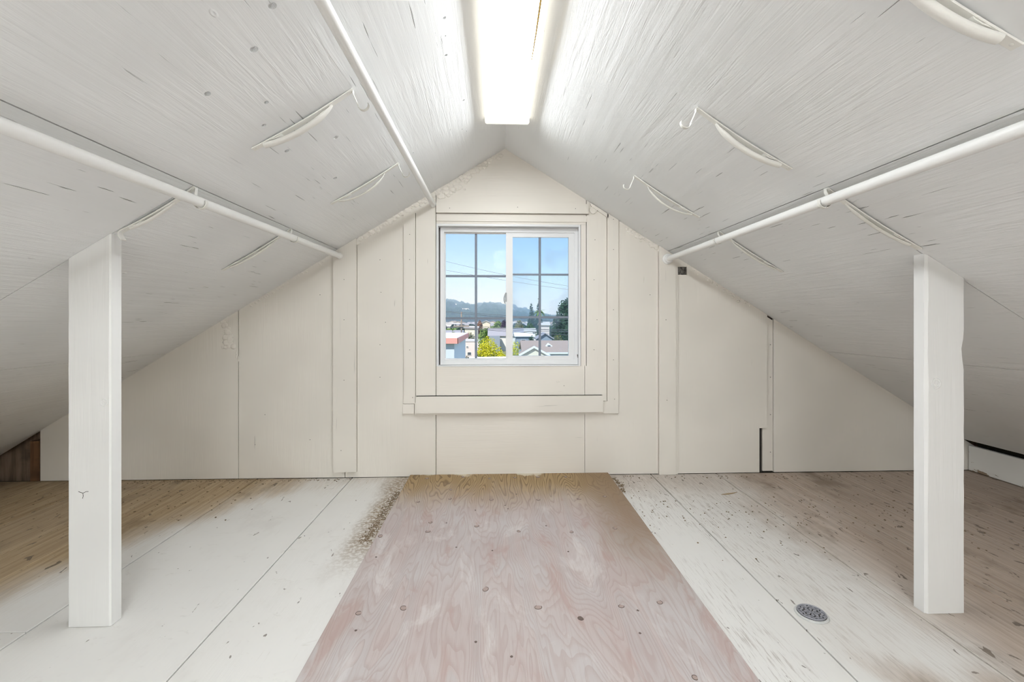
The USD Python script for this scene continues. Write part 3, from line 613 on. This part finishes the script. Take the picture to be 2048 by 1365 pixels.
slots.append(shapely.Point(0, 0).buffer(0.003, 6))
dm = cat([trimesh.creation.extrude_polygon(gg, 0.003, engine='earcut') for gg in getattr(disc.difference(shapely.union_all(slots)), 'geoms', [disc.difference(shapely.union_all(slots))])])
dm.apply_translation((0, 0, 0.0045)); obj('pierced_plate', dm, 'zinc', gt)
obj('plate_edge', cat([sweep(np.c_[np.cos(t) * (GR - 0.002), np.sin(t) * (GR - 0.002), np.full(len(t), 0.0072)], circ(0.0022, 8), ref=(0, 0, 1)) for t in (np.linspace(0, 2 * np.pi, 41),)]), 'zinc', gt, smooth=50)

def crumbs(pix, n, seed, rmax, spread, z=0.0, flat=0.5):
    q = np.random.default_rng(seed); out = []; P = np.array([on_floor(*p)[:2] for p in pix])
    for k in range(n):
        t = q.uniform(0, len(P) - 1.001); i = int(t); c = P[i] + (P[i + 1] - P[i]) * (t - i) + q.normal(0, spread, 2)
        r = rmax * q.uniform(0.15, 1.0) ** 2 + 0.0008
        zz = z
        if -0.6005 - r * 2 < c[0] < 0.6625 + r * 2: continue
        out.append(lump((c[0], c[1], zz + r * flat * 0.4), r, int(q.integers(1e6)), (1, q.uniform(0.7, 1.8), flat), 1))
    return cat(out)
obj('dirt_heap', crumbs([(798, 985), (785, 1002), (765, 1030), (748, 1060), (728, 1085)], 900, 31, 0.0028, 0.014), 'dirt', None, kind='stuff', label='brown crumbly dirt along the left edge of the plywood', category='dirt')
obj('dirt_heap', crumbs([(1228, 958), (1240, 968), (1248, 985)], 140, 32, 0.0045, 0.010), 'dirt', None, kind='stuff', label='brown crumbs at the far right corner of the plywood', category='dirt')
obj('dirt_crumbs', cat([crumbs([(260, 965), (480, 962), (700, 960)], 220, 33, 0.0032, 0.015), crumbs([(60, 1000), (300, 1010), (500, 985)], 200, 34, 0.004, 0.16)]), 'dirt', None, kind='stuff', label='dark crumbs scattered on the floor boards under the left slope', category='dirt')
obj('dirt_crumbs', cat([crumbs([(1280, 1000), (1500, 1060), (1700, 1020)], 280, 35, 0.0032, 0.16), crumbs([(1250, 955), (1500, 955), (1800, 953)], 120, 36, 0.004, 0.02), crumbs([(1760, 1000), (1990, 1090)], 90, 37, 0.004, 0.15)]), 'dirt', None, kind='stuff', label='dark crumbs scattered on the floor boards under the right slope', category='dirt')
sp = [on_floor(*p) + (0, 0, 0.003) for p in ((1443, 990.5), (1455, 989.5), (1466, 988), (1474, 986))]
obj('wood_splinter', sweep(sp, [circ(0.0045 * s, 6, 0.002) for s in (0.3, 1.0, 0.8, 0.3)], ref=(0, 0, 1)), 'splinter', None, label='thin wood splinter on the floor right of the plywood', category='splinter')

# ------------------------------------------------------------------ outside, seen through the window
GZ = -6.0
def ext(px, py, D):
    r = ray(px, py); return CAM + r * (D / r[1])
def matte(name, c, rough=0.8): plain(name, c, rough)
for n_, c_ in dict(wall_white=(0.66, 0.64, 0.60), wall_pink=(0.66, 0.58, 0.54), wall_cream=(0.68, 0.62, 0.50), wall_slate=(0.25, 0.29, 0.34), wall_blue=(0.50, 0.57, 0.62), roof_grey=(0.30, 0.30, 0.34), roof_brown=(0.34, 0.26, 0.22), roof_pale=(0.50, 0.49, 0.48),
                   roof_white=(0.85, 0.85, 0.83), fascia_red=(0.62, 0.30, 0.26), fascia_blue=(0.70, 0.78, 0.84), glass_dark=(0.06, 0.08, 0.10), bark=(0.20, 0.15, 0.11), pole_wood=(0.30, 0.25, 0.21), wire=(0.10, 0.10, 0.11), palm_trunk=(0.38, 0.31, 0.25)).items(): matte(n_, c_)
def leafy(name, a, b, thru=0.35):
    g = Graph(); v = g.n('geometry', 'random_per_island'); c = g.mix(v, a, b)
    d = g.n('diffuse_bsdf', 'BSDF', color=c); t = g.n('translucent_bsdf', 'BSDF', color=c)
    g.done(name, g.n('mix_closure', 'closure', fac=thru, closure1=d, closure2=t))
leafy('leaf_green', (0.10, 0.19, 0.05), (0.22, 0.32, 0.10)); leafy('leaf_yellow', (0.62, 0.60, 0.06), (0.80, 0.68, 0.10)); leafy('leaf_lime', (0.22, 0.33, 0.10), (0.42, 0.48, 0.14))
leafy('leaf_dark', (0.06, 0.12, 0.07), (0.13, 0.20, 0.12)); leafy('leaf_olive', (0.25, 0.24, 0.08), (0.46, 0.30, 0.12)); leafy('leaf_plum', (0.08, 0.05, 0.09), (0.16, 0.09, 0.13)); leafy('leaf_grey', (0.22, 0.24, 0.16), (0.42, 0.40, 0.28)); leafy('leaf_russet', (0.34, 0.20, 0.13), (0.46, 0.30, 0.22))
g = Graph(); p = g.pos(); c = g.mix(g.step(g.noise(p, 0.06, 4.0), 0.4, 0.6), (0.20, 0.22, 0.12), (0.42, 0.39, 0.33)); g.done('ground', g.n('diffuse_bsdf', 'BSDF', color=c))
g = Graph(); p = g.pos(); c = g.mix(g.step(g.noise(p, 0.02, 4.0), 0.4, 0.6), (0.10, 0.15, 0.07), (0.24, 0.24, 0.14)); g.done('hill_scrub', g.n('diffuse_bsdf', 'BSDF', color=c))

gx, gy = np.meshgrid(np.linspace(-700, 700, 71), np.r_[np.linspace(4, 420, 30), np.linspace(440, 1500, 70)])
prof_px = np.array([(600, 606), (860, 601), (890, 604), (912, 603.5), (925, 606), (945, 612), (958, 614), (975, 610), (995, 608), (1012, 610), (1030, 613), (1045, 618), (1060, 622), (1080, 628), (1100, 633), (1120, 637), (1150, 641), (1500, 644)], float)
def ridge(px): return np.interp(px, prof_px[:, 0], prof_px[:, 1])
pxs = 993 + 900 * (gx - CAM[0]) / gy
top = 1 + (640 - ridge(pxs)) / 900 * 950
rise = np.clip((gy - 430) / 520, 0, 1) ** 0.8; fall = np.clip((1500 - gy) / 550, 0, 1)
gz = GZ + (np.maximum(top, GZ + 1) - GZ - 7) * np.minimum(rise, fall * 1.0) + (meshkit.fbm(np.stack([gx, gy, 0 * gx], -1) / 60.0, 3, 5) - 0.5) * 9 * np.clip((gy - 430) / 150, 0, 1)
def grid_mesh(X, Y, Z):
    n, m = X.shape; V = np.stack([X, Y, Z], -1).reshape(-1, 3); i, j = np.meshgrid(np.arange(n - 1), np.arange(m - 1), indexing='ij'); a = (i * m + j).ravel()
    return trimesh.Trimesh(V, np.vstack([np.c_[a, a + 1, a + m + 1], np.c_[a, a + m + 1, a + m]]), process=False)
lo = gy[:, 0] <= 440.1
obj('ground', grid_mesh(gx[lo], gy[lo], gz[lo] * 0 + GZ), 'ground', None, kind='structure', label='ground of the valley below the window', category='ground')
hi = gy[:, 0] >= 419
zz = gz[hi].copy(); obj('hill', grid_mesh(gx[hi], gy[hi], np.maximum(zz, GZ - 0.3)), 'hill_scrub', None, smooth=True, kind='structure', label='tree covered hazy hill on the skyline', category='hill')
def hill_z(x, y):
    i = np.searchsorted(gy[:, 0], y) ; j = np.searchsorted(gx[0], x); return gz[min(i, len(gy) - 1), min(j, 70)]

def leaves(lobes, n, size, seed, flat=0.6):
    """Leaf sprays: small quads scattered through ellipsoid lobes (cx, cy, cz, rx, ry, rz)."""
    q = np.random.default_rng(seed); L = np.array(lobes, float); w = L[:, 3] * L[:, 4] * L[:, 5]; k = q.choice(len(L), n, p=w / w.sum())
    d = q.normal(size=(n, 3)); d /= np.linalg.norm(d, axis=1, keepdims=True); r = q.uniform(0.45, 1.0, n) ** 0.5
    c = L[k, :3] + d * L[k, 3:] * r[:, None]
    nn = d + q.normal(size=(n, 3)) * 0.7; nn /= np.linalg.norm(nn, axis=1, keepdims=True)
    a = np.cross(nn, q.normal(size=(n, 3))); a /= np.linalg.norm(a, axis=1, keepdims=True); b = np.cross(nn, a)
    s = size * q.uniform(0.6, 1.4, n)[:, None]
    V = np.stack([c - a * s, c - b * s * flat, c + a * s, c + b * s * flat + nn * s * 0.2], 1).reshape(-1, 3); i = np.arange(n)[:, None] * 4
    return trimesh.Trimesh(V, np.vstack([i + [0, 1, 2], i + [0, 2, 3]]), process=False)
def blob_lobes(w, h, n, seed, base=0.25):
    q = np.random.default_rng(seed); out = [(0, 0, h * 0.62, w * 0.36, w * 0.36, h * 0.33)]
    for k in range(n):
        a = q.uniform(0, 6.28); z = q.uniform(base, 0.88); rr = w * 0.5 * math.sin(math.pi * min(0.95, max(0.15, z * 0.85 + 0.1))) * 0.62; s = q.uniform(0.16, 0.26)
        out.append((math.cos(a) * rr, math.sin(a) * rr, z * h, w * s, w * s, h * s * 0.72))
    return out
def tree(name, label, base, w, h, mat, n=1600, seed=0, group=None, leaf=0.22, mat2=None, split=None):
    th = thing(name, label, 'tree', base, 0, group)
    lb = blob_lobes(w, h, 13, seed)
    obj('trunk', sweep([(0, 0, -0.1), (0.05 * w, 0, h * 0.3), (0, 0.02 * w, h * 0.62)], [circ(w * 0.045, 7), circ(w * 0.032, 7), circ(w * 0.015, 7)], ref=(1, 0, 0)), 'bark', th)
    if mat2:
        L = leaves(lb, n, leaf, seed + 50); z = L.vertices[L.faces[:, 0] // 4 * 4][:, [0, 2]]; up = z[:, 1] + 0.25 * z[:, 0] > h * split
        for nm, sel, mm in (('crown', ~up, mat), ('crown_top', up, mat2)):
            f = L.faces[sel]; obj(nm, trimesh.Trimesh(L.vertices, f, process=True), mm, th)
    else: obj('crown', leaves(lb, n, leaf, seed + 50), mat, th)
    return th
def conifer(name, label, base, w, h, mat, tiers, n, seed, leaf=0.2, gap=0.0, group=None):
    th = thing(name, label, 'tree', base, 0, group)
    obj('trunk', sweep([(0, 0, -0.1), (0, 0.01, h * 0.5), (0, 0, h * 0.98)], [circ(w * 0.05, 7), circ(w * 0.03, 7), circ(w * 0.006, 7)], ref=(1, 0, 0)), 'bark', th)
    lb = []
    for k in range(tiers):
        t = k / (tiers - 1); z = h * (0.1 + 0.86 * t); r = w * 0.5 * (1 - t) ** 0.75 + 0.03 * w
        m = max(4, int(9 * (1 - t)))
        for j in range(m):
            a = 6.283 * j / m + k; lb.append((math.cos(a) * r * 0.55, math.sin(a) * r * 0.55, z, r * 0.5, r * 0.5, h / tiers * (0.25 if gap else 0.5)))
    obj('crown', leaves(lb, n, leaf, seed), mat, th); return th

obj_ = obj
def house(name, label, base, w, d, he, hr, wm, rm, rotz=0, ridge_x=True, fascia=None, wins=(), group=None, cat_='house', over=0.35, chimney=False, flat=False, into=None):
    """base: middle of the front wall on the ground. The front looks along -y. ridge_x: the ridge runs along the front."""
    th = into[0] if into else thing(name, label, cat_, base, rotz, group)
    def obj(n_, m_, mt, par, **k):
        if into and par is th: v, f, _ = meshkit.arrays(m_); m_ = trimesh.Trimesh(v + np.array([into[1], into[2], 0]), f, process=False)
        elif into: v, f, _ = meshkit.arrays(m_); m_ = trimesh.Trimesh(v + np.array([into[1], into[2], 0]), f, process=False)
        return obj_(n_, m_, mt, par, **k)
    if flat or ridge_x: obj('walls', bx(-w / 2, w / 2, 0, d, -0.2, he), wm, th)
    if flat:
        obj('roof', bx(-w / 2 - over, w / 2 + over, -over, d + over, he + 0.02, he + hr), rm, th)
        if fascia: obj('fascia', bx(-w / 2 - over - 0.03, w / 2 + over + 0.03, -over - 0.04, -over - 0.001, he - 0.12, he + hr - 0.03), fascia, th); obj('fascia', bx(w / 2 + over + 0.001, w / 2 + over + 0.04, -over - 0.04, d + over, he - 0.12, he + hr - 0.03), fascia, th)
    elif ridge_x:
        P = Polygon([(-over, he - 0.05), (d / 2, hr), (d + over, he - 0.05), (d + over, he + 0.1), (d / 2, hr + 0.17), (-over, he + 0.1)])
        m = wall_poly(P, -w / 2 - over, w / 2 + over); v = m.vertices; m = trimesh.Trimesh(np.c_[v[:, 1], v[:, 0], v[:, 2]], m.faces[:, ::-1], process=False); obj('roof', m, rm, th)
        G = wall_poly(Polygon([(0, he), (d, he), (d / 2, hr)]), -w / 2 + 0.01, w / 2 - 0.01); v = G.vertices; obj('gable', trimesh.Trimesh(np.c_[v[:, 1], v[:, 0], v[:, 2]], G.faces[:, ::-1], process=False), wm, th)
        if fascia: obj('fascia', bx(-w / 2 - over, w / 2 + over, -over - 0.06, -over - 0.005, he - 0.08, he + 0.12), fascia, th)
    else:
        obj('walls', wall_poly(Polygon([(-w / 2, -0.2), (w / 2, -0.2), (w / 2, he), (0, hr), (-w / 2, he)]), 0, d), wm, th)
        o = over; s = (hr - he) / (w / 2); P = Polygon([(-w / 2 - o, he - s * o), (0, hr), (w / 2 + o, he - s * o), (w / 2 + o, he - s * o + 0.17), (0, hr + 0.17), (-w / 2 - o, he - s * o + 0.17)])
        obj('roof', wall_poly(P, -o, d + o), rm, th)
        if fascia: obj('fascia', wall_poly(Polygon([(-w / 2 - o, he - s * o - 0.12), (0, hr - 0.10), (w / 2 + o, he - s * o - 0.12), (w / 2 + o, he - s * o + 0.18), (0, hr + 0.19), (-w / 2 - o, he - s * o + 0.18)]), -o - 0.06, -o - 0.004), fascia, th)
    for (x, z, a, b) in wins:
        f = obj('window', ringbox(x, z, a, b), 'wall_white', th); obj('pane', bx(x - a / 2 + 0.05, x + a / 2 - 0.05, -0.02, 0.01, z + 0.05, z + b - 0.05), 'glass_dark', f)
    if chimney: obj('chimney', bx(-w * 0.2, -w * 0.2 + 0.6, d * 0.45, d * 0.45 + 0.6, he, hr + 0.7), 'fascia_red', th)
    return th
def ringbox(x, z, a, b): return wall_poly(sbox(x - a / 2, z, x + a / 2, z + b).difference(sbox(x - a / 2 + 0.05, z + 0.05, x + a / 2 - 0.05, z + b - 0.05)), -0.05, 0.02)
def on_g(px, D): e = ext(px, 640, D); return (float(e[0]), float(e[1]), GZ)
def zat(py, D): return 1 + (640 - py) / 900 * D - GZ          # height above ground

# near left house with a reddish eave, white flat roof below the window, gabled house on the right
e = on_g(908.5, 25)
house('house', 'pale house with a reddish eave and blue shade painted into its wall at the lower left of the window view', (e[0] - 4.5, e[1], GZ), 9.0, 9, zat(683, 25), 0.22, 'wall_blue', 'roof_white', flat=True, fascia='fascia_red', over=0.20, wins=[(3.55, zat(705, 25), 0.55, 0.5)])  # white wall in shade: the bluish shade is put into its colour
e = on_g(1030, 12)
rf = thing('flat_roof', 'white flat roof right below the window', 'roof', (0.65, 9, GZ), 4)
obj('roof_deck', bx(-1.2, 9.0, 0, 5.2, 5.60, 5.84), 'roof_white', rf); obj('walls', bx(-1.0, 8.8, 0.2, 5.0, 0, 5.60), 'wall_white', rf)
e = on_g(1068, 60); he_, hr_ = zat(711, 60), zat(693.5, 60); e2 = on_g(1106, 63)
bh = house('house', 'white house with a blue trimmed gable and long brown roof in the lower right pane', e, 3.9, 2.5, he_, hr_ - 0.1, 'wall_cream', 'roof_brown', ridge_x=False, fascia='fascia_blue', over=0.22)
house('house', '', e2, 10.5, 9, zat(707, 63), zat(684, 67), 'wall_white', 'roof_brown', fascia='fascia_blue', wins=[(1.0, 0.6, 0.9, 0.7), (3.0, 0.6, 0.9, 0.7)], into=(bh, e2[0] + 1.2 - e[0], e2[1] - e[1]))
dc = np.array(ext(1098, 692, 65)) - np.array(e)
obj('dormer', wall_poly(Polygon([(-0.5, -0.4), (0.5, -0.4), (0.5, 0.0), (0, 0.35), (-0.5, 0.0)]), 0, 2.2).apply_translation(dc), 'wall_white', bh); obj('vent', bx(-0.2, 0.2, -0.03, 0.0, -0.15, 0.05).apply_translation(dc), 'glass_dark', bh)
e = on_g(1012, 100)
house('house', 'grey roofed house in the middle with slate and white walls', e, 7.6, 7, zat(672.5, 100), zat(658, 103), 'wall_white', 'roof_grey', over=0.3, wins=[(1.0, 0.6, 1.2, 0.9)])
e = on_g(988, 98); obj('shed', bx(e[0] - 1.0, e[0] + 1.3, e[1], e[1] + 1.5, GZ, GZ + zat(673, 98)), 'wall_slate', None, label='dark slate shed at the left end of the grey roofed house', category='shed')
e = on_g(932, 68)
house('house', 'pinkish white stucco building behind the utility pole', (e[0] + 0.4, e[1], GZ), 3.9, 8, zat(684, 68), 0.12, 'wall_pink', 'roof_pale', flat=True, over=0.06, wins=[(-0.2, zat(696, 68), 0.35, 0.25), (0.1, zat(711, 68), 0.6, 0.5)])
e = on_g(925, 88); house('house', 'low house with a slate wall behind the pinkish stucco building', e, 3.4, 6, zat(684, 88), zat(673, 88), 'wall_slate', 'roof_pale')
e = on_g(942, 118); house('house', 'tall white house above the small grey tree', e, 3.3, 6, zat(657, 118), zat(654, 118), 'wall_cream', 'roof_pale', wins=[(0.5, 2.2, 0.6, 0.6)])
e = on_g(972, 165); house('house', 'cream fronted house beside the russet tree', e, 3.0, 8, zat(646, 165), zat(642.5, 165), 'wall_cream', 'roof_pale', ridge_x=False)
e = on_g(1090, 130); house('house', 'pale pink house left of the big dark tree', e, 2.6, 6, zat(651, 130), zat(647, 130), 'wall_pink', 'roof_pale')
e = on_g(1050, 118); house('house', 'pale roofed bungalow behind the grey roofed house', e, 5.4, 6, zat(664, 118), zat(658.5, 118), 'wall_white', 'roof_pale')
e = on_g(1048, 84); house('house', 'blue slate house with a white window below the bungalow', e, 2.9, 5, zat(673, 84), zat(668, 84), 'wall_slate', 'roof_white', wins=[(-0.1, zat(687, 84), 0.8, 0.7)])
e = on_g(1090, 82); house('house', 'small slate gabled house in front of the pale pink house', e, 2.6, 4, zat(677, 82), zat(668, 82), 'wall_slate', 'roof_grey', ridge_x=False)

conifer('norfolk_pine', 'tall layered pine with flat whorls at the left edge of the window view', on_g(906, 46), 1.35, zat(649, 46), 'leaf_lime', 21, 2600, 3, 0.085, gap=1)
tree('yellow_tree', 'round green tree with a bright yellow top in the left pane', on_g(984, 40), 3.1, zat(678, 40), 'leaf_green', 4200, 4, None, 0.085, 'leaf_yellow', 0.66)
tree('lime_shrub', 'small lime green tree behind the bright yellow topped tree', on_g(964, 62), 1.5, zat(673, 62), 'leaf_lime', 900, 5, None, 0.10)
tree('yellow_shrub', 'yellow green shrub at the left edge of the lower right pane', on_g(1030, 50), 1.3, zat(685, 50), 'leaf_yellow', 900, 6, None, 0.09)
tree('grey_tree', 'small grey green tree left of the grille bar', on_g(942, 80), 1.9, zat(666, 80), 'leaf_grey', 1000, 7, None, 0.12)
tree('russet_tree', 'reddish brown tree right of the left grille bar', on_g(960, 140), 2.5, zat(640, 140), 'leaf_russet', 1000, 8, None, 0.2)
tree('plum_tree', 'dark plum coloured tree at the right edge of the left pane', on_g(1008, 150), 3.2, zat(641, 150), 'leaf_plum', 900, 9, None, 0.25)
tree('green_tree', 'green tree left of the dark plum tree', on_g(996, 160), 3.6, zat(640, 160), 'leaf_lime', 1000, 10, None, 0.28)
tree('olive_tree', 'olive and orange tree at the left of the lower right pane', on_g(1038, 131), 3.5, zat(638, 131), 'leaf_olive', 1400, 11, None, 0.2)
tree('dark_shrub', 'dark round shrub right of the blue slate house', on_g(1061, 78), 1.5, zat(672, 78), 'leaf_dark', 900, 12, None, 0.11)
tree('big_dark_tree', 'big dark bluish green tree at the right edge of the window view', on_g(1136, 84), 6.6, zat(598, 84), 'leaf_dark', 5200, 13, None, 0.24)
tree('dark_tree', 'low dark tree left of the big dark tree', on_g(1112, 95), 3.0, zat(648, 95), 'leaf_dark', 1300, 14, None, 0.2)
tree('garden_shrub', 'green shrubs at the foot of the pinkish stucco building', on_g(922, 52), 2.6, zat(706, 52), 'leaf_grey', 900, 15, None, 0.09)
conifer('cypress', 'pointed blue green conifer left of the palm', on_g(1063, 200), 4.6, zat(602, 200), 'leaf_dark', 16, 1500, 16, 0.4)
conifer('cypress', 'slim conifer behind the grille bar and the palm', on_g(1077, 210), 4.4, zat(597, 210), 'leaf_dark', 16, 1500, 17, 0.4)
e = on_g(1079, 112); ph_ = zat(624, 112)
pm = thing('palm_tree', 'tall palm with drooping fronds in the right pane', 'palm', e)
obj('trunk', sweep([(0, 0, -0.1), (0.15, 0, ph_ * 0.5), (0, 0, ph_)], [circ(0.32, 8), circ(0.24, 8), circ(0.26, 8)], ref=(1, 0, 0)), 'palm_trunk', pm)
q = np.random.default_rng(20)
for k in range(18):
    a = 6.283 * k / 18 + q.uniform(-0.1, 0.1); up = q.uniform(-0.4, 1.3); L_ = q.uniform(1.6, 2.1); ts = np.linspace(0, 1, 7)
    pth = np.stack([np.cos(a) * ts * L_ * 0.9, np.sin(a) * ts * L_ * 0.9, ph_ + up * ts * 0.9 - 1.1 * ts ** 2.2 * (1.2 - 0.4 * up)], 1)
    obj('frond', sweep(pth, [rect(0.34 * (0.25 + math.sin(math.pi * min(1, t + 0.08)) * 0.9) + 0.02, 0.03, 0.004) for t in ts], ref=(-math.sin(a), math.cos(a), 0)), 'leaf_lime', pm)

tree('grey_tree', 'small dark tree just right of the utility pole', on_g(931, 108), 1.7, zat(664, 108), 'leaf_dark', 700, 81, None, 0.14)
tree('green_tree', 'green tree beside the russet tree above the yellow topped tree', on_g(975, 112), 1.9, zat(652, 112), 'leaf_green', 800, 82, None, 0.15)
tree('green_tree', 'green tree between the grey roof and the palm', on_g(1062, 140), 3.0, zat(645, 140), 'leaf_green', 900, 83, None, 0.2)
tree('olive_tree', 'small olive tree in front of the big dark tree', on_g(1118, 74), 1.9, zat(668, 74), 'leaf_olive', 800, 84, None, 0.11)
tree('dark_shrub', 'dark shrub at the right end of the long brown roof', on_g(1128, 76), 1.6, zat(672, 76), 'leaf_dark', 800, 85, None, 0.11)
e = on_g(897, 60); house('house', 'low grey roofed house behind the layered pine', (e[0], e[1], GZ), 3.0, 5, zat(672, 60), zat(664, 60), 'wall_white', 'roof_grey')
# utility pole and wires
e = on_g(923, 36); ph_ = zat(624, 36)
up_ = thing('utility_pole', 'wooden utility pole with a crossarm in the left pane', 'pole', e)
obj('pole', sweep([(0, 0, -0.2), (0, 0, ph_ * 0.5), (0, 0, ph_)], [circ(0.085, 10), circ(0.07, 10), circ(0.055, 10)], ref=(1, 0, 0)), 'pole_wood', up_)
obj('crossarm', bx(-0.62, 0.62, -0.14, -0.06, zat(652.5, 36) - 0.06, zat(652.5, 36) + 0.04, 0.01), 'pole_wood', up_)
for x in (-0.55, -0.3, 0.3, 0.55): obj('insulator', lathe([(0.03, 0), (0.045, 0.03), (0.03, 0.06), (0.045, 0.09), (0.02, 0.13)], 10, 'z', (x, -0.10, zat(652.5, 36) + 0.03)), 'latch_grey', up_)
def wire(label, a, b, D, r, group=None, sag=0.10):
    A, B = ext(*a, D), ext(*b, D); d = B - A; t = np.linspace(-4.5, 4.5, 40); P = A + d * t[:, None]; P[:, 2] += -sag + sag * ((t - 0.5) ** 2) * 0.4
    obj('power_line', sweep(P, circ(r, 5), ref=(0, 1, 0)), 'wire', None, label=label, category='wire', group=group)
wire('thin wire crossing the hill, upper of the two', (890, 620.5), (1090, 634.5), 35.6, 0.012)
wire('thin wire crossing the hill, lower of the two', (890, 622.5), (1090, 639), 35.7, 0.012)
wire('wire just below the middle grille bar crossing the rooftops', (890, 645.5), (1012, 654), 35.5, 0.013)
wire('thick wire under the pole crossarm in the left pane, upper of two', (890, 651.5), (1012, 655.5), 35.75, 0.02)
wire('thick wire under the pole crossarm in the left pane, lower of two', (890, 652.5), (1012, 658.5), 35.4, 0.016)
wire('fine wire high in the sky of the right pane', (1027, 561), (1137, 577), 30, 0.007)
wire('fine wire in the sky just above the other sky wire', (1060, 557), (1137, 570), 30.3, 0.007)
wire('pale lower wire in front of the big dark tree', (1027, 662), (1137, 668), 34, 0.014)

# the distant valley: small houses and trees, alike from here
q = np.random.default_rng(40); placed = []
def free(x, y, r):
    if any((x - a) ** 2 + (y - b) ** 2 < (r + c) ** 2 for a, b, c in placed): return False
    placed.append((x, y, r)); return True
for a_, b_ in ((900, 230), (915, 260), (940, 250), (893, 330), (1125, 200)): placed.append((*on_g(a_, b_)[:2], 7))
for a_, b_ in ((1063, 200), (1077, 210), (972, 165), (972, 171), (1008, 150), (996, 160), (960, 140), (1090, 130), (1090, 134), (1038, 131), (1038, 127)): placed.append((*on_g(a_, b_)[:2], 4))
h0 = [house('far_house', 'small pale house among trees in the distant valley', on_g(900, 230), 9, 8, 3.4, 5.2, 'wall_white', 'roof_pale', group='far pale houses'),
      house('far_house', 'small brown roofed house in the distant valley', on_g(915, 260), 8, 7, 4.6, 6.0, 'wall_cream', 'roof_brown', ridge_x=False, group='far brown roofed houses'),
      house('far_house', 'small grey roofed house in the distant valley', on_g(940, 250), 9, 8, 3.2, 5.0, 'wall_white', 'roof_grey', group='far grey roofed houses')]
lab = ['small pale house among trees in the distant valley', 'small brown roofed house in the distant valley', 'small grey roofed house in the distant valley']; grp = ['far pale houses', 'far brown roofed houses', 'far grey roofed houses']
for k in range(60):
    px, D = float(q.uniform(885, 1145)), float(q.uniform(190, 430)); i = int(q.integers(3)); e = on_g(px, D)
    if free(e[0], e[1] + 4, 7): copy(h0[i], e, float(q.uniform(-25, 25)), lab[i], grp[i])
t0_ = [tree('far_tree', 'small dark tree in the distant valley', on_g(893, 330), 4.4, 5.0, 'leaf_dark', 420, 60, 'far dark trees', 0.6), tree('far_tree', 'small light green tree in the distant valley', on_g(1125, 200), 4.2, 4.4, 'leaf_lime', 420, 61, 'far light trees', 0.6)]
tl = ['small dark tree in the distant valley', 'small light green tree in the distant valley']; tg = ['far dark trees', 'far light trees']
for k in range(190):
    px, D = float(q.uniform(880, 1150)), float(q.uniform(125, 430)); i = int(q.random() < 0.4); e = on_g(px, D)
    if free(e[0], e[1], 2.4): copy(t0_[i], e, float(q.uniform(0, 360)), tl[i], tg[i])
hh = house('hill_house', 'tiny pale house on the hazy hill', (-70.0, 800.0, float(hill_z(-70, 800)) - 0.5), 11, 9, 5, 7.5, 'wall_white', 'roof_pale', group='houses on the hill')
for k in range(40):
    y = float(q.uniform(520, 900)); px = float(q.uniform(885, 1075)); x = (px - 993) / 900 * y
    if free(x, y + 4, 8): copy(hh, (x, y, float(hill_z(x, y)) - 0.5), float(q.uniform(-40, 40)), 'tiny pale house on the hazy hill', 'houses on the hill')
pi = UsdGeom.PointInstancer.Define(stage, '/World/hill_trees'); tag(pi, 'mass of trees covering the hazy hill', 'trees', None, 'stuff')
pr0 = obj('tree_clump', leaves(blob_lobes(9, 9, 8, 70), 160, 1.5, 71), 'leaf_dark', pi)
pi.CreatePrototypesRel().SetTargets([pr0.GetPath()])
N = 2600; yy = q.uniform(460, 960, N); pp_ = q.uniform(840, 1170, N); xx = (pp_ - 993) / 900 * yy
ok_ = np.array([all((x - a) ** 2 + (y - b) ** 2 > 100 for a, b, c in placed if b > 500) for x, y in zip(xx, yy)]); xx, yy = xx[ok_], yy[ok_]; N = len(xx)
pi.CreatePositionsAttr(Vt.Vec3fArray.FromNumpy(np.c_[xx, yy, [hill_z(a, b) - 1.0 for a, b in zip(xx, yy)]].astype(np.float32)))
pi.CreateProtoIndicesAttr(Vt.IntArray([0] * N)); sc = q.uniform(0.6, 1.25, N).astype(np.float32); pi.CreateScalesAttr(Vt.Vec3fArray.FromNumpy(np.c_[sc, sc, sc * 1.1]))
HAZE = 0.0014
if HAZE:
    g = Graph(); g.done('haze', None, g.n('scatter_volume', 'volume', color=(0.55, 0.74, 1.0), density=HAZE, anisotropy=-0.4))
    obj('haze', bx(-720, 720, 110, 1480, GZ - 8, 90), 'haze', None, label='thin bluish haze over the distant hill', category='haze', kind='stuff')
